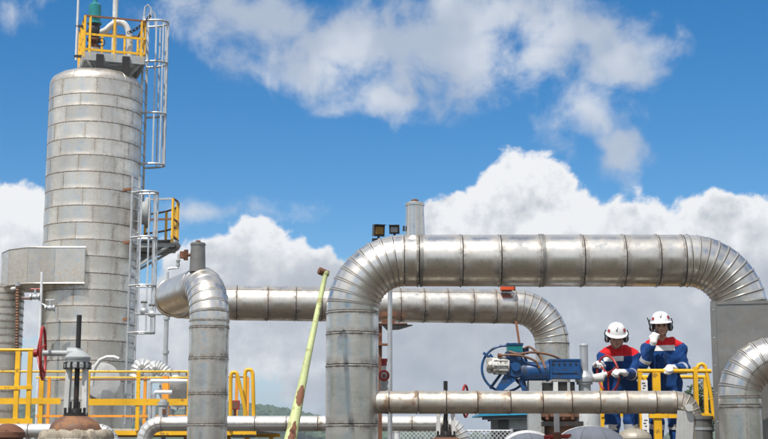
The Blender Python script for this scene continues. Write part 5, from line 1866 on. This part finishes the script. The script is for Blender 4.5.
MB().box(rp, (.05, .03, .12), rr).build('case', 'black_plastic', rdo)
MB().cyl(rp + rr @ Vector((-.015, 0, .06)), rp + rr @ Vector((-.015, 0, .13)), .007, n=8).build('antenna', 'black_plastic', rdo)
MB().cyl(rp + rr @ Vector((.012, 0, .06)), rp + rr @ Vector((.012, 0, .072)), .008, n=8).build('knob', 'dark_steel', rdo)

# left worker: head bowed over the red wheel, both hands on its rim
t_, e1_, e2_ = frame(WHEEL_AX)
def rim(px_x, py_y):
    best = min((WHEEL_C + (e1_ * math.cos(a) + e2_ * math.sin(a)) * WHEEL_R for a in [2 * math.pi * k / 180 for k in range(180)]),
               key=lambda w: (w - P(px_x, py_y, w.y)).length)
    return best
gl, gr = rim(602.5, 366), rim(615.5, 373)
XA = dict(floor=FZ, pelvis=at_floor(621, 15.62, .93), chest=pj(618.5, 364, 15.56), neck=pj(617, 350.0, 15.46), shl=pj(604.5, 357, 15.48), shr=pj(632, 356, 15.52),
          ell=pj(599.5, 372, 15.36), elr=pj(633.0, 374.5, 15.40), wrl=gl + Vector((-.01, .10, -.02)), wrr=gr + Vector((.085, .085, .0)),
          head=pj(616.5, 337.2, 15.38), look=(-.10, -1, -.34), headup=(-.02, -.3, 1),
          label=pj(616, 355.8, 15.36), strip=None)
c0, c1 = pj(603.5, 356, 15.36), pj(624.5, 361, 15.36)
XA['strip'] = (c0.x, c1.x, c0.z, c1.z, .04)
personA, HA = make_person('worker in white helmet bowing over and turning the red handwheel', XA)
make_glove(personA, Frame(gl + Vector((-.005, .028, .012)), (.25, -.85, .30), (-.25, .25, .9)), 1.2, 1, wrist=XA['wrl'])
make_glove(personA, Frame(gr + Vector((.030, .022, .010)), (-.80, -.50, .10), (.25, -.45, .85)), 1.2, -1, wrist=XA['wrr'])

# ------------------------------------------------------------------ the workers' platform and railing
wpl = thing('worker_platform', 'raised steel platform on which the two workers stand', 'platform', (P(655, 440, 15.8).x, 15.8, 0))
wx0, wx1 = P(592, 440, 15.5).x, P(716, 440, 15.5).x
for i in range(5):
    a = wx0 + (wx1 - wx0) * i / 5
    b = wx0 + (wx1 - wx0) * (i + 1) / 5 - .01
    MB().box(((a + b) / 2, 15.9, FZ - .02), (b - a, 1.24, .04)).build('deck_panel', 'grey_paint', wpl)
for Y in (15.25, 16.55):
    MB().beam((wx0, Y, FZ - .07), (wx1, Y, FZ - .07), .06, .12).build('edge_beam', 'yellow_paint', wpl)
for x in (wx0 + .1, (wx0 + wx1) / 2, wx1 - .1):
    for Y in (15.3, 16.5):
        MB().beam((x, Y, 0), (x, Y, FZ - .13), .08, .08, (0, 1, 0)).build('leg', 'yellow_paint', wpl)
wrg = thing('railing', 'yellow guard railing in front of the right worker', 'railing', (P(660, 450, YRL).x, YRL, FZ - .01))
def post(x, y0, w, Y=YRL):
    a, b = P(x, 420, Y), P(x, y0, Y)
    MB().beam((a.x, Y, FZ - .01), (a.x, Y, b.z), M(w, Y), .055, (0, 1, 0)).build('post', 'yellow_paint', wrg)
post(657.5, 372.5, 7.5)
post(641.3, 372.5, 4.2)
post(697, 367, 4.0)
a, b = P(637.5, 371, YRL), P(711, 371, YRL)
MB().cyl((a.x, YRL - .002, zrl), (b.x, YRL - .002, zrl), .024, n=14).build('top_rail', 'yellow_paint', wrg)
zk = P(660, 416, YRL).z
MB().beam((a.x + .02, YRL - .035, zk), (b.x, YRL - .035, zk), .014, M(4.0, YRL)).build('knee_rail', 'yellow_paint', wrg)
MB().tube(smooth_pts([P(697, 372, YRL), P(698, 366, YRL), P(701.5, 364, YRL), P(705, 366.5, YRL), P(707, 375, YRL), P(711, 396, YRL), P(714, 420, YRL)]), M(1.9, YRL), 10).build('end_hoop', 'yellow_paint', wrg)
YQ = 16.5
rg2 = thing('railing', 'rear yellow guard rail glimpsed to the right of the right worker', 'railing', (P(690, 450, YQ).x, YQ, FZ - .01))
a, b = P(600, 377, YQ), P(708, 376, YQ)
MB().cyl((a.x, YQ, a.z), (b.x, YQ, a.z), .022, n=12).build('top_rail', 'yellow_paint', rg2)
for x in (602, 645, 706):
    c = P(x, 400, YQ)
    MB().beam((c.x, YQ, FZ - .01), (c.x, YQ, a.z), .045, .045, (0, 1, 0)).build('post', 'yellow_paint', rg2)
c = P(660, 415, YQ)
MB().beam((a.x, YQ - .03, c.z), (b.x, YQ - .03, c.z), .012, .045).build('knee_rail', 'yellow_paint', rg2)
# tag board hung on the corner post
tg = thing('tag_board', 'narrow white inspection tag with red stripe hung on the yellow corner post', 'sign', P(644, 439, 15.2))
pa, pb_ = P(644.5, 380, 15.2), P(645.5, 441, 15.2)
xm_, zm_ = (pa.x + pb_.x) / 2, (pa.z + pb_.z) / 2
MB().box((xm_, 15.2, zm_), (M(6.5, 15.2), .012, pa.z - pb_.z)).build('board', 'sign_white', tg)
rt_ = Matrix.Rotation(-.25, 3, 'Y')
MB().box((xm_, 15.192, P(644, 411, 15.2).z), (M(6.4, 15.2), .005, .022), rt_).build('red_stripe', 'red_paint', tg)
for i, y in enumerate((383, 385.5, 388, 420, 423, 426, 430, 433)):
    MB().box((xm_ + (.004 if i % 2 else -.008), 15.192, P(644, y, 15.2).z), (M(3.4 - (i % 3) * .7, 15.2), .004, .009)).build('print_line', 'black_plastic', tg)
MB().cyl((xm_, 15.2, pa.z), (xm_ - .03, YRL, pa.z + .05), .004, n=6).build('cord', 'dark_steel', tg)

# ------------------------------------------------------------------ the air
def build_haze():
    m = bpy.data.materials.new('haze_air')
    m.use_nodes = True
    nt = m.node_tree
    nt.nodes.clear()
    v = nt.nodes.new('ShaderNodeVolumePrincipled')
    v.inputs['Color'].default_value = (.80, .90, 1.0, 1)
    v.inputs['Density'].default_value = 0.00045
    v.inputs['Anisotropy'].default_value = 0.2
    o = nt.nodes.new('ShaderNodeOutputMaterial')
    nt.links.new(v.outputs[0], o.inputs['Volume'])
    MAT['haze_air'] = m
    MB().box((0, 1050, 26), (6200, 4000, 54)).build('haze', 'haze_air', kind='stuff', smooth=False)
build_haze()
